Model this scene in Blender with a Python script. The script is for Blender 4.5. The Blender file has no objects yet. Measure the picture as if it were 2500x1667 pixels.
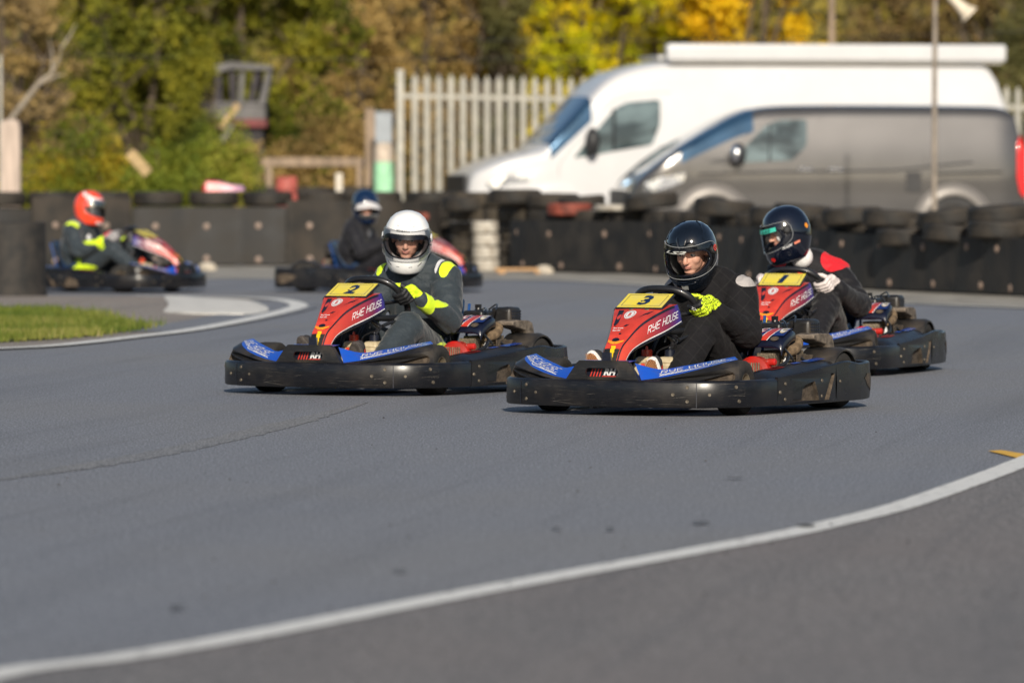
import bpy, bmesh, math, random
from math import sin, cos, pi, radians as R, sqrt
from mathutils import Vector as V, Matrix, noise, geometry
random.seed(7)
C = bpy.context.scene.collection
scn = bpy.context.scene

# ---------------- camera, world, sun, exposure ----------------
F = 16000.0; HOR = 394.0; CH = 1.21          # focal length in photo pixels, horizon row, eye height
cd = bpy.data.cameras.new('camera'); cam = bpy.data.objects.new('camera', cd); C.objects.link(cam)
cd.sensor_width = 36; cd.lens = F/2500*36; cd.clip_end = 2000; cd.clip_start = 0.5
cam.location = (0, 0, CH); cam.rotation_euler = (pi/2 - math.atan((833.5-HOR)/F), 0, 0)
cd.dof.use_dof = True; cd.dof.focus_distance = 31.8; cd.dof.aperture_fstop = 4.0
scn.camera = cam
w = bpy.data.worlds.new('World'); scn.world = w; w.use_nodes = True
SUN_AZ, SUN_EL = 4.0, 24.0                  # degrees left of "behind the camera", elevation
nt = w.node_tree; sky = nt.nodes.new('ShaderNodeTexSky'); sky.sky_type = 'NISHITA'; sky.sun_disc = False
sky.sun_elevation = R(SUN_EL); sky.sun_rotation = R(180 - SUN_AZ)
sky.altitude = 30; sky.air_density = 1.0; sky.dust_density = 1.2
nt.links.new(sky.outputs[0], nt.nodes['Background'].inputs[0]); nt.nodes['Background'].inputs[1].default_value = 0.08
sl = bpy.data.lights.new('sun', 'SUN'); sl.energy = 4.5; sl.angle = R(0.6); sl.color = (1, .91, .77)
so = bpy.data.objects.new('sun', sl); C.objects.link(so)
sdir = V((sin(R(SUN_AZ))*cos(R(SUN_EL)), -cos(R(SUN_AZ))*cos(R(SUN_EL)), sin(R(SUN_EL))))   # towards the sun
so.rotation_euler = sdir.to_track_quat('Z', 'Y').to_euler(); so.location = (0, -20, 30)
scn.view_settings.view_transform = 'Standard'; scn.view_settings.look = 'None'
scn.view_settings.exposure = 0.13; scn.view_settings.gamma = 1

def G(px, py):
    s = (py-HOR)/CH
    return V(((px-1250)/s, F/s, 0))
def P(px, py, Y):                              # photo point at a known distance
    s = F/Y
    return V(((px-1250)/s, Y, CH-(py-HOR)/s))

# ---------------- object helpers ----------------
def tag(o, label=None, cat=None, group=None, kind=None):
    if label: o['label'] = label
    if cat: o['category'] = cat
    if group: o['group'] = group
    if kind: o['kind'] = kind
    return o
def empty(name, loc=(0, 0, 0), rz=0, **k):
    o = bpy.data.objects.new(name, None); C.objects.link(o); o.location = loc; o.rotation_euler = (0, 0, rz)
    o.empty_display_size = .2
    return tag(o, **k)
class MB:
    def __init__(s): s.v = []; s.f = []; s.m = []; s.mi = 0
    def add(s, vs, fs, m=None):
        b = len(s.v); s.v += [tuple(x) for x in vs]
        for f in fs: s.f.append(tuple(b+i for i in f)); s.m.append(s.mi if m is None else m)
        return s
    def box(s, c, d, rz=0, rot=None, m=None, taper=1.0):
        c = V(c); M = rot if rot is not None else Matrix.Rotation(rz, 3, 'Z')
        vs = []
        for z in (-.5, .5):
            t = taper if z > 0 else 1
            for x, y in ((-.5, -.5), (.5, -.5), (.5, .5), (-.5, .5)):
                vs.append(c + M @ V((x*d[0]*t, y*d[1]*t, z*d[2])))
        return s.add(vs, [(3, 2, 1, 0), (4, 5, 6, 7), (0, 1, 5, 4), (1, 2, 6, 5), (2, 3, 7, 6), (3, 0, 4, 7)], m)
    def tube(s, pts, r, n=8, m=None, cap=True, closed=False):
        pts = [V(p) for p in pts]; N = len(pts)
        rs = r if isinstance(r, (list, tuple)) else [r]*N
        up = None; rings = []
        for i, p in enumerate(pts):
            if closed: t = pts[(i+1) % N]-pts[i-1]
            else: t = pts[min(i+1, N-1)]-pts[max(i-1, 0)]
            t.normalize()
            if up is None:
                up = t.orthogonal().normalized()
            up = (up - t*up.dot(t))
            up = up.normalized() if up.length > 1e-6 else t.orthogonal().normalized()
            b = t.cross(up)
            rings.append([p + (up*cos(2*pi*k/n)+b*sin(2*pi*k/n))*rs[i] for k in range(n)])
        return s.loft(rings, cap and not closed, m, closed)
    def loft(s, rings, cap=True, m=None, closed=False, ring_closed=True):
        n = len(rings[0]); vs = [q for r in rings for q in r]; fs = []
        L = len(rings)
        for i in range(L if closed else L-1):
            j = (i+1) % L
            for k in range(n if ring_closed else n-1):
                k2 = (k+1) % n
                fs.append((i*n+k, i*n+k2, j*n+k2, j*n+k))
        if cap: fs.append(tuple(range(n))[::-1]); fs.append(tuple((L-1)*n+k for k in range(n)))
        return s.add(vs, fs, m)
    def lathe(s, prof, c=(0, 0, 0), axis='Z', n=24, m=None, closed=False, rot=None):
        # prof: (radius, along axis)
        c = V(c); rings = []
        for r, h in prof:
            ring = []
            for k in range(n):
                a = 2*pi*k/n
                p = V((r*cos(a), r*sin(a), h))
                if axis == 'Y': p = V((r*cos(a), h, r*sin(a)))
                elif axis == 'X': p = V((h, r*cos(a), r*sin(a)))
                if rot is not None: p = rot @ p
                ring.append(c+p)
            rings.append(ring)
        return s.loft(rings, not closed, m, closed)
    def prism(s, pts, off, m=None):            # planar polygon pts extruded by vector off
        off = V(off); a = [V(p) for p in pts]; b = [p+off for p in a]; n = len(a)
        fs = [tuple(range(n)), tuple(range(2*n-1, n-1, -1))]
        for k in range(n): fs.append((k, n+k, n+(k+1) % n, (k+1) % n))
        return s.add(a+b, fs, m)
    def mirror_y(s):
        b = len(s.v); nf = len(s.f)
        s.v += [(x, -y, z) for x, y, z in s.v[:b]]
        for i in range(nf): s.f.append(tuple(b+j for j in reversed(s.f[i]))); s.m.append(s.m[i])
        return s
    def build(s, name, mats, parent=None, smooth=True, bevel=0, subsurf=0, label=None, angle=40, seg=2):
        me = bpy.data.meshes.new(name); me.from_pydata(s.v, [], s.f)
        if not isinstance(mats, (list, tuple)): mats = [mats]
        for mt in mats: me.materials.append(mt)
        for p, i in zip(me.polygons, s.m): p.material_index = min(i, len(mats)-1)
        bm = bmesh.new(); bm.from_mesh(me); bmesh.ops.recalc_face_normals(bm, faces=bm.faces[:]); bm.to_mesh(me); bm.free()
        me.update()
        if smooth: me.shade_smooth(); me.set_sharp_from_angle(angle=R(angle))
        o = bpy.data.objects.new(name, me); C.objects.link(o)
        if parent is not None: o.parent = parent
        if bevel:
            b = o.modifiers.new('bevel', 'BEVEL'); b.width = bevel; b.segments = seg; b.limit_method = 'ANGLE'; b.angle_limit = R(35)
            b.harden_normals = False
        if subsurf:
            q = o.modifiers.new('sub', 'SUBSURF'); q.levels = subsurf; q.render_levels = subsurf
        if label: o['label'] = label
        return o
def children(o): return [c for c in bpy.data.objects if c.parent == o]
def copy_tree(o, parent=None, kids=None):
    if kids is None:
        kids = {}
        for q in bpy.data.objects:
            if q.parent: kids.setdefault(q.parent.name, []).append(q)
    c = o.copy(); C.objects.link(c)
    if parent is not None: c.parent = parent
    for ch in kids.get(o.name, []): copy_tree(ch, c, kids)
    return c
def catmull(pts, n=6):
    pts = [V(p) for p in pts]; out = []
    for i in range(len(pts)-1):
        p0 = pts[max(i-1, 0)]; p1 = pts[i]; p2 = pts[i+1]; p3 = pts[min(i+2, len(pts)-1)]
        for k in range(n):
            t = k/n
            out.append(.5*((2*p1)+(p2-p0)*t+(2*p0-5*p1+4*p2-p3)*t*t+(3*p1-p0-3*p2+p3)*t**3))
    out.append(pts[-1]); return out
def text2d(body, bold=0.0, shear=0.0, res=2):
    cu = bpy.data.curves.new('t', 'FONT'); cu.body = body; cu.size = 1; cu.resolution_u = res; cu.offset = bold; cu.shear = shear
    cu.align_x = 'CENTER'; cu.align_y = 'CENTER'; cu.space_character = 1.05
    o = bpy.data.objects.new('t', cu); C.objects.link(o); bpy.context.view_layer.update()
    dg = bpy.context.evaluated_depsgraph_get(); me = bpy.data.meshes.new_from_object(o.evaluated_get(dg))
    vs = [v.co.copy() for v in me.vertices]; fs = [tuple(p.vertices) for p in me.polygons]
    bpy.data.objects.remove(o); bpy.data.curves.remove(cu); bpy.data.meshes.remove(me)
    if vs:
        x0 = min(v.x for v in vs); x1 = max(v.x for v in vs); y0 = min(v.y for v in vs); y1 = max(v.y for v in vs)
        vs = [V(((v.x-x0)/(x1-x0), (v.y-y0)/(y1-y0), 0)) for v in vs]        # normalised to the unit box
    return vs, fs
_tc = {}
def put_text(mb, body, fn, m=None, bold=0.0, shear=0.0):
    """fn maps (u,v) in 0..1 to a 3D point"""
    k = (body, bold, shear)
    if k not in _tc: _tc[k] = text2d(body, bold, shear)
    vs, fs = _tc[k]
    mb.add([fn(v.x, v.y) for v in vs], fs, m)
GL = {'R': [[(0, 0), (0, 1), (.58, 1), (.7, .88), (.7, .6), (.58, .47), (0, .47)], [(.38, .47), (.7, 0)]], 'Y': [[(0, 1), (0, .58), (.12, .45), (.7, .45)], [(.7, 1), (.7, .12), (.58, 0), (.08, 0)]],
 'E': [[(.7, 1), (.1, 1), (0, .9), (0, .1), (.1, 0), (.7, 0)], [(0, .5), (.6, .5)]], 'H': [[(0, 0), (0, 1)], [(.7, 0), (.7, 1)], [(0, .5), (.7, .5)]], 'O': [[(.1, 0), (0, .12), (0, .88), (.1, 1), (.6, 1), (.7, .88), (.7, .12), (.6, 0), (.1, 0)]],
 'U': [[(0, 1), (0, .12), (.1, 0), (.6, 0), (.7, .12), (.7, 1)]], 'S': [[(.7, 1), (.1, 1), (0, .88), (0, .6), (.1, .5), (.6, .5), (.7, .4), (.7, .12), (.6, 0), (0, 0)]]}
def put_stroke(mb, body, fn, m=None, th=.13, shear=.45):
    """thin angular lettering; fn maps the unit box to 3D"""
    W = sum(.5 if c == ' ' else 1.0 for c in body)-.3+shear; x = 0
    for c in body:
        if c == ' ': x += .5; continue
        for pl in GL[c]:
            for (ax, ay), (bx, by) in zip(pl, pl[1:]):
                dx, dy = bx-ax, by-ay; l = sqrt(dx*dx+dy*dy); ex, ey = dx/l*th*.35, dy/l*th*.35; nx, ny = -dy/l*th/2, dx/l*th/2
                q = [(ax-ex+nx, ay-ey+ny), (ax-ex-nx, ay-ey-ny), (bx+ex-nx, by+ey-ny), (bx+ex+nx, by+ey+ny)]
                mb.add([fn((x+u+shear*v)/W, v) for u, v in q], [(0, 1, 2, 3)], m)
        x += 1.0
def patch(p00, p10, p11, p01, off=.0015):
    p00, p10, p11, p01 = map(V, (p00, p10, p11, p01))
    n = (p10-p00).cross(p01-p00).normalized()*off
    return lambda u, v: p00*(1-u)*(1-v)+p10*u*(1-v)+p11*u*v+p01*(1-u)*v+n
def poly_on(mb, pts, fn, m=None):
    mb.add([fn(u, v) for u, v in pts], [tuple(range(len(pts)))], m)
def disc_on(mb, cu, cv, ru, rv, fn, m=None, n=20, r_in=0):
    if r_in:
        vs = [fn(cu+ru*cos(2*pi*k/n), cv+rv*sin(2*pi*k/n)) for k in range(n)]+[fn(cu+ru*r_in*cos(2*pi*k/n), cv+rv*r_in*sin(2*pi*k/n)) for k in range(n)]
        mb.add(vs, [(k, (k+1) % n, n+(k+1) % n, n+k) for k in range(n)], m)
    else: mb.add([fn(cu+ru*cos(2*pi*k/n), cv+rv*sin(2*pi*k/n)) for k in range(n)], [tuple(range(n))], m)
def holes_panel(mb, outline, holes, fn, depth, m=0, mh=None, bottom=True):
    """flat outline with holes in (u,z); fn(u,z,d) gives the 3D point at depth d behind the face"""
    loops = [[V((a, b, 0)) for a, b in outline]]+[[V((a, b, 0)) for a, b in h] for h in holes]
    tris = geometry.tessellate_polygon(loops); flat = [p for l in loops for p in l]
    mb.add([fn(p.x, p.y, 0) for p in flat], [tuple(t) for t in tris], m)
    for h in holes:
        n = len(h)
        vs = [fn(a, b, 0) for a, b in h]+[fn(a, b, depth) for a, b in h]
        mb.add(vs, [(k, (k+1) % n, n+(k+1) % n, n+k) for k in range(n)], m if mh is None else mh)
        if bottom:
            t2 = geometry.tessellate_polygon([[V((a, b, 0)) for a, b in h]])
            mb.add([fn(a, b, depth) for a, b in h], [tuple(t) for t in t2], m if mh is None else mh)
def rrect(x0, y0, x1, y1, r, n=4, skew=0):
    out = []
    for cx, cy, a0 in ((x1-r, y1-r, 0), (x0+r, y1-r, 90), (x0+r, y0+r, 180), (x1-r, y0+r, 270)):
        for k in range(n+1):
            a = R(a0+90*k/n); y = cy+r*sin(a); out.append((cx+r*cos(a)+skew*(y-y0), y))
    return out

# ---------------- materials ----------------
def new_mat(name):
    m = bpy.data.materials.new(name); m.use_nodes = True
    return m, m.node_tree, m.node_tree.nodes['Principled BSDF']
def mat(name, col, rough=.5, metal=0, var=.15, scale=6, bump=0, bscale=60, coat=0, spec=.5, col2=None, lo=.35, hi=.65,
        stretch=(1, 1, 1), sheen=0, rvar=0, detail=5, alpha=None):
    m, nt, b = new_mat(name); N = nt.nodes; L = nt.links
    tc = N.new('ShaderNodeTexCoord'); mp = N.new('ShaderNodeMapping'); mp.inputs['Scale'].default_value = stretch
    L.new(tc.outputs['Object'], mp.inputs[0])
    nz = N.new('ShaderNodeTexNoise'); nz.inputs['Scale'].default_value = scale; nz.inputs['Detail'].default_value = detail
    L.new(mp.outputs[0], nz.inputs['Vector'])
    cr = N.new('ShaderNodeValToRGB'); e = cr.color_ramp.elements
    e[0].position = lo; e[1].position = hi
    c2 = col2 or tuple(min(1, c*(1+var)) for c in col)
    c1 = col if col2 else tuple(c*(1-var) for c in col)
    e[0].color = (*c1, 1); e[1].color = (*c2, 1)
    L.new(nz.outputs[0], cr.inputs[0]); L.new(cr.outputs[0], b.inputs['Base Color'])
    b.inputs['Roughness'].default_value = rough; b.inputs['Metallic'].default_value = metal
    b.inputs['Specular IOR Level'].default_value = spec; b.inputs['Coat Weight'].default_value = coat
    b.inputs['Coat Roughness'].default_value = .04; b.inputs['Sheen Weight'].default_value = sheen
    if rvar:
        mr = N.new('ShaderNodeMapRange'); mr.inputs[3].default_value = rough-rvar; mr.inputs[4].default_value = rough+rvar
        mr.inputs[1].default_value = .3; mr.inputs[2].default_value = .7
        L.new(nz.outputs[0], mr.inputs[0]); L.new(mr.outputs[0], b.inputs['Roughness'])
    if bump:
        n2 = N.new('ShaderNodeTexNoise'); n2.inputs['Scale'].default_value = bscale; n2.inputs['Detail'].default_value = 4
        L.new(mp.outputs[0], n2.inputs['Vector'])
        bp = N.new('ShaderNodeBump'); bp.inputs['Strength'].default_value = bump; bp.inputs['Distance'].default_value = .01
        L.new(n2.outputs[0], bp.inputs['Height']); L.new(bp.outputs[0], b.inputs['Normal'])
    return m
def plastic(name, base, dust, amount=.5, rough=.34):
    """scuffed moulded plastic: fine lengthwise scratches, brown dust gathering in patches"""
    m, nt, b = new_mat(name); N = nt.nodes; L = nt.links
    tc = N.new('ShaderNodeTexCoord')
    mp = N.new('ShaderNodeMapping'); mp.inputs['Scale'].default_value = (5, 5, 110); L.new(tc.outputs['Object'], mp.inputs[0])
    s1 = N.new('ShaderNodeTexNoise'); s1.inputs['Scale'].default_value = 3; s1.inputs['Detail'].default_value = 6; L.new(mp.outputs[0], s1.inputs['Vector'])
    sr = N.new('ShaderNodeMapRange'); sr.inputs[1].default_value = .60; sr.inputs[2].default_value = .74; L.new(s1.outputs[0], sr.inputs[0])
    d1 = N.new('ShaderNodeTexNoise'); d1.inputs['Scale'].default_value = 7; d1.inputs['Detail'].default_value = 7; L.new(tc.outputs['Object'], d1.inputs['Vector'])
    dr = N.new('ShaderNodeMapRange'); dr.inputs[1].default_value = .48; dr.inputs[2].default_value = .75; dr.inputs[4].default_value = amount
    L.new(d1.outputs[0], dr.inputs[0])
    mx = N.new('ShaderNodeMix'); mx.data_type = 'RGBA'; mx.inputs[6].default_value = (*base, 1); mx.inputs[7].default_value = (*dust, 1)
    L.new(dr.outputs[0], mx.inputs[0])
    m2 = N.new('ShaderNodeMix'); m2.data_type = 'RGBA'; m2.inputs[7].default_value = (.11, .105, .10, 1)
    ml = N.new('ShaderNodeMath'); ml.operation = 'MULTIPLY'; ml.inputs[1].default_value = .34; L.new(sr.outputs[0], ml.inputs[0])
    L.new(ml.outputs[0], m2.inputs[0]); L.new(mx.outputs[2], m2.inputs[6]); L.new(m2.outputs[2], b.inputs['Base Color'])
    rr = N.new('ShaderNodeMapRange'); rr.inputs[1].default_value = .3; rr.inputs[2].default_value = .7
    rr.inputs[3].default_value = rough-.05; rr.inputs[4].default_value = rough+.17; L.new(d1.outputs[0], rr.inputs[0]); L.new(rr.outputs[0], b.inputs['Roughness'])
    bp = N.new('ShaderNodeBump'); bp.inputs['Strength'].default_value = .07; bp.inputs['Distance'].default_value = .003
    L.new(s1.outputs[0], bp.inputs['Height']); L.new(bp.outputs[0], b.inputs['Normal'])
    return m
def axis_ramp(name, stops, axis='X', lo=0, hi=1, rough=.35, warp=.1, coat=.2):
    """decal colour that changes along the object's own axis"""
    m, nt, b = new_mat(name); N = nt.nodes; L = nt.links
    tc = N.new('ShaderNodeTexCoord'); sx = N.new('ShaderNodeSeparateXYZ'); L.new(tc.outputs['Object'], sx.inputs[0])
    nz = N.new('ShaderNodeTexNoise'); nz.inputs['Scale'].default_value = 9; L.new(tc.outputs['Object'], nz.inputs['Vector'])
    mr = N.new('ShaderNodeMapRange'); mr.inputs[1].default_value = lo; mr.inputs[2].default_value = hi; L.new(sx.outputs['XYZ'.index(axis)], mr.inputs[0])
    ad = N.new('ShaderNodeMath'); ad.operation = 'MULTIPLY_ADD'; ad.inputs[1].default_value = warp; L.new(nz.outputs[0], ad.inputs[0]); L.new(mr.outputs[0], ad.inputs[2])
    cr = N.new('ShaderNodeValToRGB'); L.new(ad.outputs[0], cr.inputs[0])
    while len(cr.color_ramp.elements) < len(stops): cr.color_ramp.elements.new(.5)
    for e, (p, c) in zip(cr.color_ramp.elements, stops): e.position = p; e.color = (*c, 1)
    d = N.new('ShaderNodeTexNoise'); d.inputs['Scale'].default_value = 25; d.inputs['Detail'].default_value = 6; L.new(tc.outputs['Object'], d.inputs['Vector'])
    dr = N.new('ShaderNodeMapRange'); dr.inputs[1].default_value = .5; dr.inputs[2].default_value = .8; dr.inputs[4].default_value = .35; L.new(d.outputs[0], dr.inputs[0])
    mx = N.new('ShaderNodeMix'); mx.data_type = 'RGBA'; mx.inputs[7].default_value = (.10, .07, .05, 1); L.new(dr.outputs[0], mx.inputs[0]); L.new(cr.outputs[0], mx.inputs[6])
    L.new(mx.outputs[2], b.inputs['Base Color']); b.inputs['Roughness'].default_value = rough; b.inputs['Coat Weight'].default_value = coat
    return m
def glass(name, tint=(.5, .6, .6), fac=.25, rough=.03):
    """thin window: partly clear, partly mirror"""
    m = bpy.data.materials.new(name); m.use_nodes = True; nt = m.node_tree; N = nt.nodes; L = nt.links
    N.remove(N['Principled BSDF']); out = N['Material Output']
    t = N.new('ShaderNodeBsdfTransparent'); t.inputs[0].default_value = (*tint, 1)
    g = N.new('ShaderNodeBsdfGlossy'); g.inputs['Roughness'].default_value = rough
    fr = N.new('ShaderNodeLayerWeight'); fr.inputs[0].default_value = fac
    tc = N.new('ShaderNodeTexCoord'); nz = N.new('ShaderNodeTexNoise'); nz.inputs['Scale'].default_value = 8; L.new(tc.outputs['Object'], nz.inputs['Vector'])
    bp = N.new('ShaderNodeBump'); bp.inputs['Strength'].default_value = .03; L.new(nz.outputs[0], bp.inputs['Height']); L.new(bp.outputs[0], g.inputs['Normal'])
    mx = N.new('ShaderNodeMixShader'); L.new(fr.outputs['Fresnel'], mx.inputs[0]); L.new(t.outputs[0], mx.inputs[1]); L.new(g.outputs[0], mx.inputs[2])
    L.new(mx.outputs[0], out.inputs[0]); return m
BLK = (.012, .012, .014)
m_black = plastic('scuffed_black_plastic', (.007, .0075, .010), (.055, .044, .033), .28, .26)
m_dusty = plastic('dusty_black_plastic', (.013, .0125, .013), (.11, .085, .06), .45, .36)
m_dirt = mat('dirt_caked', (.075, .056, .040), .9, var=.5, scale=25, bump=.5, bscale=90)
m_rubber = mat('tyre_rubber', (.012, .012, .012), .75, var=.4, scale=10, bump=.3, bscale=90, col2=(.032, .027, .023))
m_tube = mat('black_steel_tube', (.015, .015, .017), .35, var=.3, scale=20, coat=.3)
m_steel = mat('dull_steel', (.35, .34, .32), .38, 1, var=.3, scale=30, bump=.1)
m_alu = mat('dirty_cast_metal', (.30, .25, .18), .55, .5, var=.5, scale=22, bump=.5, bscale=70, col2=(.11, .08, .055))
m_bolt = mat('bolt_head', (.13, .11, .085), .6, .4, var=.4, scale=60)
m_redp = mat('engine_red_paint', (.55, .015, .012), .35, var=.4, scale=12, coat=.4, col2=(.33, .03, .02))
m_redbar = mat('orange_red_enamel', (.62, .06, .025), .35, var=.25, scale=25, coat=.3)
m_blue = mat('blue_vinyl', (.008, .05, .34), .32, var=.25, scale=14, coat=.25, col2=(.012, .10, .50))
m_lblue = mat('light_blue_vinyl', (.02, .28, .62), .32, var=.2, scale=14, coat=.2)
m_white = mat('white_vinyl', (.72, .72, .73), .4, var=.1, scale=30)
m_redv = mat('red_vinyl', (.58, .050, .032), .35, var=.22, scale=10, coat=.25)
m_side = axis_ramp('red_to_blue_vinyl', [(0, (.006, .05, .36)), (.16, (.03, .02, .20)), (.34, (.16, .018, .06)), (.62, (.42, .035, .03)), (1, (.62, .065, .035))], 'X', .42, .86, warp=.08)
m_nose = axis_ramp('blue_red_nose_vinyl', [(0, (.42, .03, .12)), (.3, (.05, .01, .20)), (.5, (.01, .03, .30)), (.62, (.01, .07, .45)), (1, (.012, .10, .52))], 'Z', .0, .4, warp=.5)
m_navy = mat('navy_vinyl', (.006, .008, .022), .3, var=.3, scale=10, coat=.3)
m_yel = mat('yellow_plate', (.74, .60, .055), .45, var=.10, scale=12, bump=.05, col2=(.66, .55, .12))
m_yelv = mat('yellow_vinyl', (.80, .52, .01), .4, var=.15, scale=30)
m_orangev = mat('orange_vinyl', (.80, .28, .02), .4, var=.2, scale=30)
m_num = mat('number_ink', (.006, .022, .075), .4, var=.3, scale=40)
m_line = mat('black_vinyl', (.010, .012, .022), .35, var=.3, scale=30)
m_tank = mat('translucent_tank', (.62, .53, .36), .35, var=.22, scale=14, spec=.4, col2=(.36, .28, .16))
m_seat = mat('seat_shell', (.012, .03, .07), .3, var=.4, scale=12, coat=.3)
m_tan = mat('tan_canvas_hose', (.17, .115, .065), .8, var=.4, scale=30, bump=.4)
m_chrome = mat('chrome_trim', (.8, .8, .82), .15, 1, var=.1)
m_scuff = mat('scuff', (.085, .078, .07), .7, var=.4, scale=60)
# ---------------- the go-kart (x forward, y to the kart's left, origin on the ground between the axles) ----------------
GK = 'rental go-karts racing on the track'
def off_curve(pts, d):
    out = []
    for i, p in enumerate(pts):
        t = (pts[min(i+1, len(pts)-1)]-pts[max(i-1, 0)]); n = V((t.y, -t.x, 0)).normalized()
        out.append(p-n*d)
    return out
def bolt(parent, p, n, r=.0072):
    q = V(n).normalized().to_track_quat('Z', 'Y').to_matrix(); b = MB()
    b.lathe([(.0005, .0035), (r*.35, .0035), (r*.4, .001), (r*.6, .0015), (r, .002), (r*1.25, -.001), (r*1.3, -.004)][::-1], p, n=12, rot=q)
    return b.build('bolt', m_bolt, parent)
def make_kart():
    K = empty('go_kart')
    # --- front bumper: a bowed plastic band wrapping round to both sides
    half = [(.985, 0), (.979, .12), (.962, .25), (.933, .37), (.892, .475), (.838, .56), (.765, .622), (.68, .652), (.58, .668), (.43, .672)]
    left = catmull([(x, y, 0) for x, y in half], 5)
    path = [V((p.x, -p.y, 0)) for p in reversed(left[1:])]+left
    prof = [(0, .050), (0, .158), (.006, .168), (.016, .172), (.030, .168), (.034, .158), (.034, .060), (.024, .046), (.008, .043)]
    prof = [(a*1.0, b) for a, b in prof]
    def bend(i, k):                              # the moulding bulges very slightly between its mountings
        return .002*sin(i*.35)
    b = MB(); rings = []
    for i, p in enumerate(path):
        t = (path[min(i+1, len(path)-1)]-path[max(i-1, 0)]); n = V((t.y, -t.x, 0)).normalized()
        rings.append([V((p.x, p.y, z))-n*(a+bend(i, a)) for a, z in prof])
    b.loft(rings)
    fb = b.build('front_bumper', m_black, K, angle=50)
    def on_path(y, z, side=0):                   # point + normal on the bumper face
        best = min(range(1, len(path)-1), key=lambda i: abs(path[i].y-y)+(0 if path[i].x > .45 else 9))
        t = path[best+1]-path[best-1]; n = V((t.y, -t.x, 0)).normalized()
        return V((path[best].x, path[best].y, z))+n*.001, n
    for sy in (-1, 1):
        for y, z in ((.375, .105), (.43, .14), (.43, .073), (.53, .105), (.625, .14), (.628, .073)):
            p, n = on_path(sy*y, z); bolt(fb, p, n)
        s = MB()
        p, n = on_path(sy*.478, .1); tt = V((n.y, -n.x, 0))
        s.prism([p+tt*.002+V((0, 0, -.055)), p-tt*.002+V((0, 0, -.055)), p-tt*.002+V((0, 0, .062)), p+tt*.002+V((0, 0, .062))], n*.0012)
        s.build('seam_line', m_line, fb, smooth=False)
    rs = random.Random(4); s = MB()              # rub marks and gouges
    for _ in range(30):
        y0 = rs.uniform(-.62, .62); ln_ = rs.uniform(.03, .16); z0 = rs.uniform(.06, .155); sl_ = rs.uniform(-.12, .22); pts = []
        for k in range(5):
            p, n = on_path(max(-.64, min(.64, y0+ln_*k/4)), min(.157, max(.055, z0+sl_*ln_*k/4))); pts.append(p-n*.0004)
        s.tube(pts, [.0002]+[rs.choice((.0005, .0007, .0010))]*3+[.0002], 4)
    s.build('scuff_marks', m_scuff, fb)
    # --- nose cone: central trapezoid with an oval window, two rising wings
    b = MB()
    tl = lambda u, z, d: V((.962-.10*(z-.165)-d-.25*u*u, u, z))
    trap = [(-.205, .160), (.205, .160), (.14, .250), (.125, .262), (-.125, .262), (-.14, .250)]
    oval = rrect(-.088, .186, .088, .227, .02, 5)[::-1]
    holes_panel(b, trap, [oval], tl, .012, bottom=False)
    n6 = len(trap); b.add([tl(u, z, 0) for u, z in trap]+[tl(u, z, .03) for u, z in trap], [(k, n6+k, n6+(k+1) % n6, (k+1) % n6) for k in range(n6)])
    # the wings, left then mirrored: front edge, lip, blue top, back edge
    A = catmull([(.945, .205, .163), (.905, .33, .178), (.845, .46, .203), (.775, .565, .226), (.705, .605, .238)], 4)   # lip of the black outer face
    A0 = catmull([(.940, .205, .15), (.905, .335, .15), (.85, .47, .15), (.80, .585, .15), (.735, .625, .15)], 4)
    B = catmull([(.930, .200, .172), (.89, .32, .190), (.83, .44, .220), (.74, .535, .252), (.655, .575, .268)], 4)
    Cc = catmull([(.872, .135, .250), (.84, .25, .222), (.77, .35, .238), (.69, .46, .262), (.62, .54, .280)], 4)
    D = catmull([(.80, .135, .20), (.78, .25, .18), (.72, .35, .19), (.65, .46, .20), (.59, .54, .21)], 4)
    w_ = MB(); holes = [(0, 0)]
    # outer face with an elongated slot
    L0 = len(A0)
    def face(u, z, d):                           # u 0..1 along the wing, z 0..1 up the face
        i = min(int(u*(L0-1)), L0-2); f = u*(L0-1)-i
        a = A0[i].lerp(A0[i+1], f); c = A[i].lerp(A[i+1], f); p = a.lerp(c, z)
        t = A0[i+1]-A0[i]; n = V((t.y, -t.x, 0)).normalized(); return p-n*d*-1 if False else p+n*(-d)*1
    us = [k/12 for k in range(13)]
    out = [(u, 0) for u in us]+[(1, .5), (1, 1)]+[(u, 1) for u in reversed(us[:-1])]
    slot = [(.50, .30), (.60, .24), (.75, .22), (.86, .24), (.90, .36), (.90, .56), (.87, .70), (.80, .70), (.70, .64), (.58, .50), (.50, .40)]
    sgn = 1
    t = A0[3]-A0[2]; nn = V((t.y, -t.x, 0))
    dsg = 1 if nn.dot(V((1, 1, 0))) > 0 else -1
    f2 = lambda u, z, d: face(u, z, d*dsg)
    holes_panel(w_, out, [slot[::-1]], f2, .02, mh=1)
    w_.loft([A, B], False, 0, ring_closed=False); w_.loft([B, Cc], False, 2, ring_closed=False); w_.loft([Cc, D], False, 0, ring_closed=False)
    e = [A0[-1], A[-1], B[-1], Cc[-1], D[-1]]; w_.add(e, [(0, 1, 2, 3, 4)], 0)
    w_.mirror_y()
    for v, f, mm in ((w_.v, w_.f, w_.m),): b.add(v, f); b.m[-len(mm):] = mm
    # deck behind the trapezoid, carries the blue-red graphic
    b.add([(.945, -.14, .255), (.945, .14, .255), (.86, .14, .262), (.86, -.14, .262)], [(0, 1, 2, 3)], 2)
    b.add([(.915, -.12, .17), (.915, .12, .17), (.915, .12, .25), (.915, -.12, .25)], [(0, 1, 2, 3)], 2)
    nc = b.build('nose_cone', [m_dusty, m_dirt, m_nose], K, angle=30, bevel=.0025)
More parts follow.
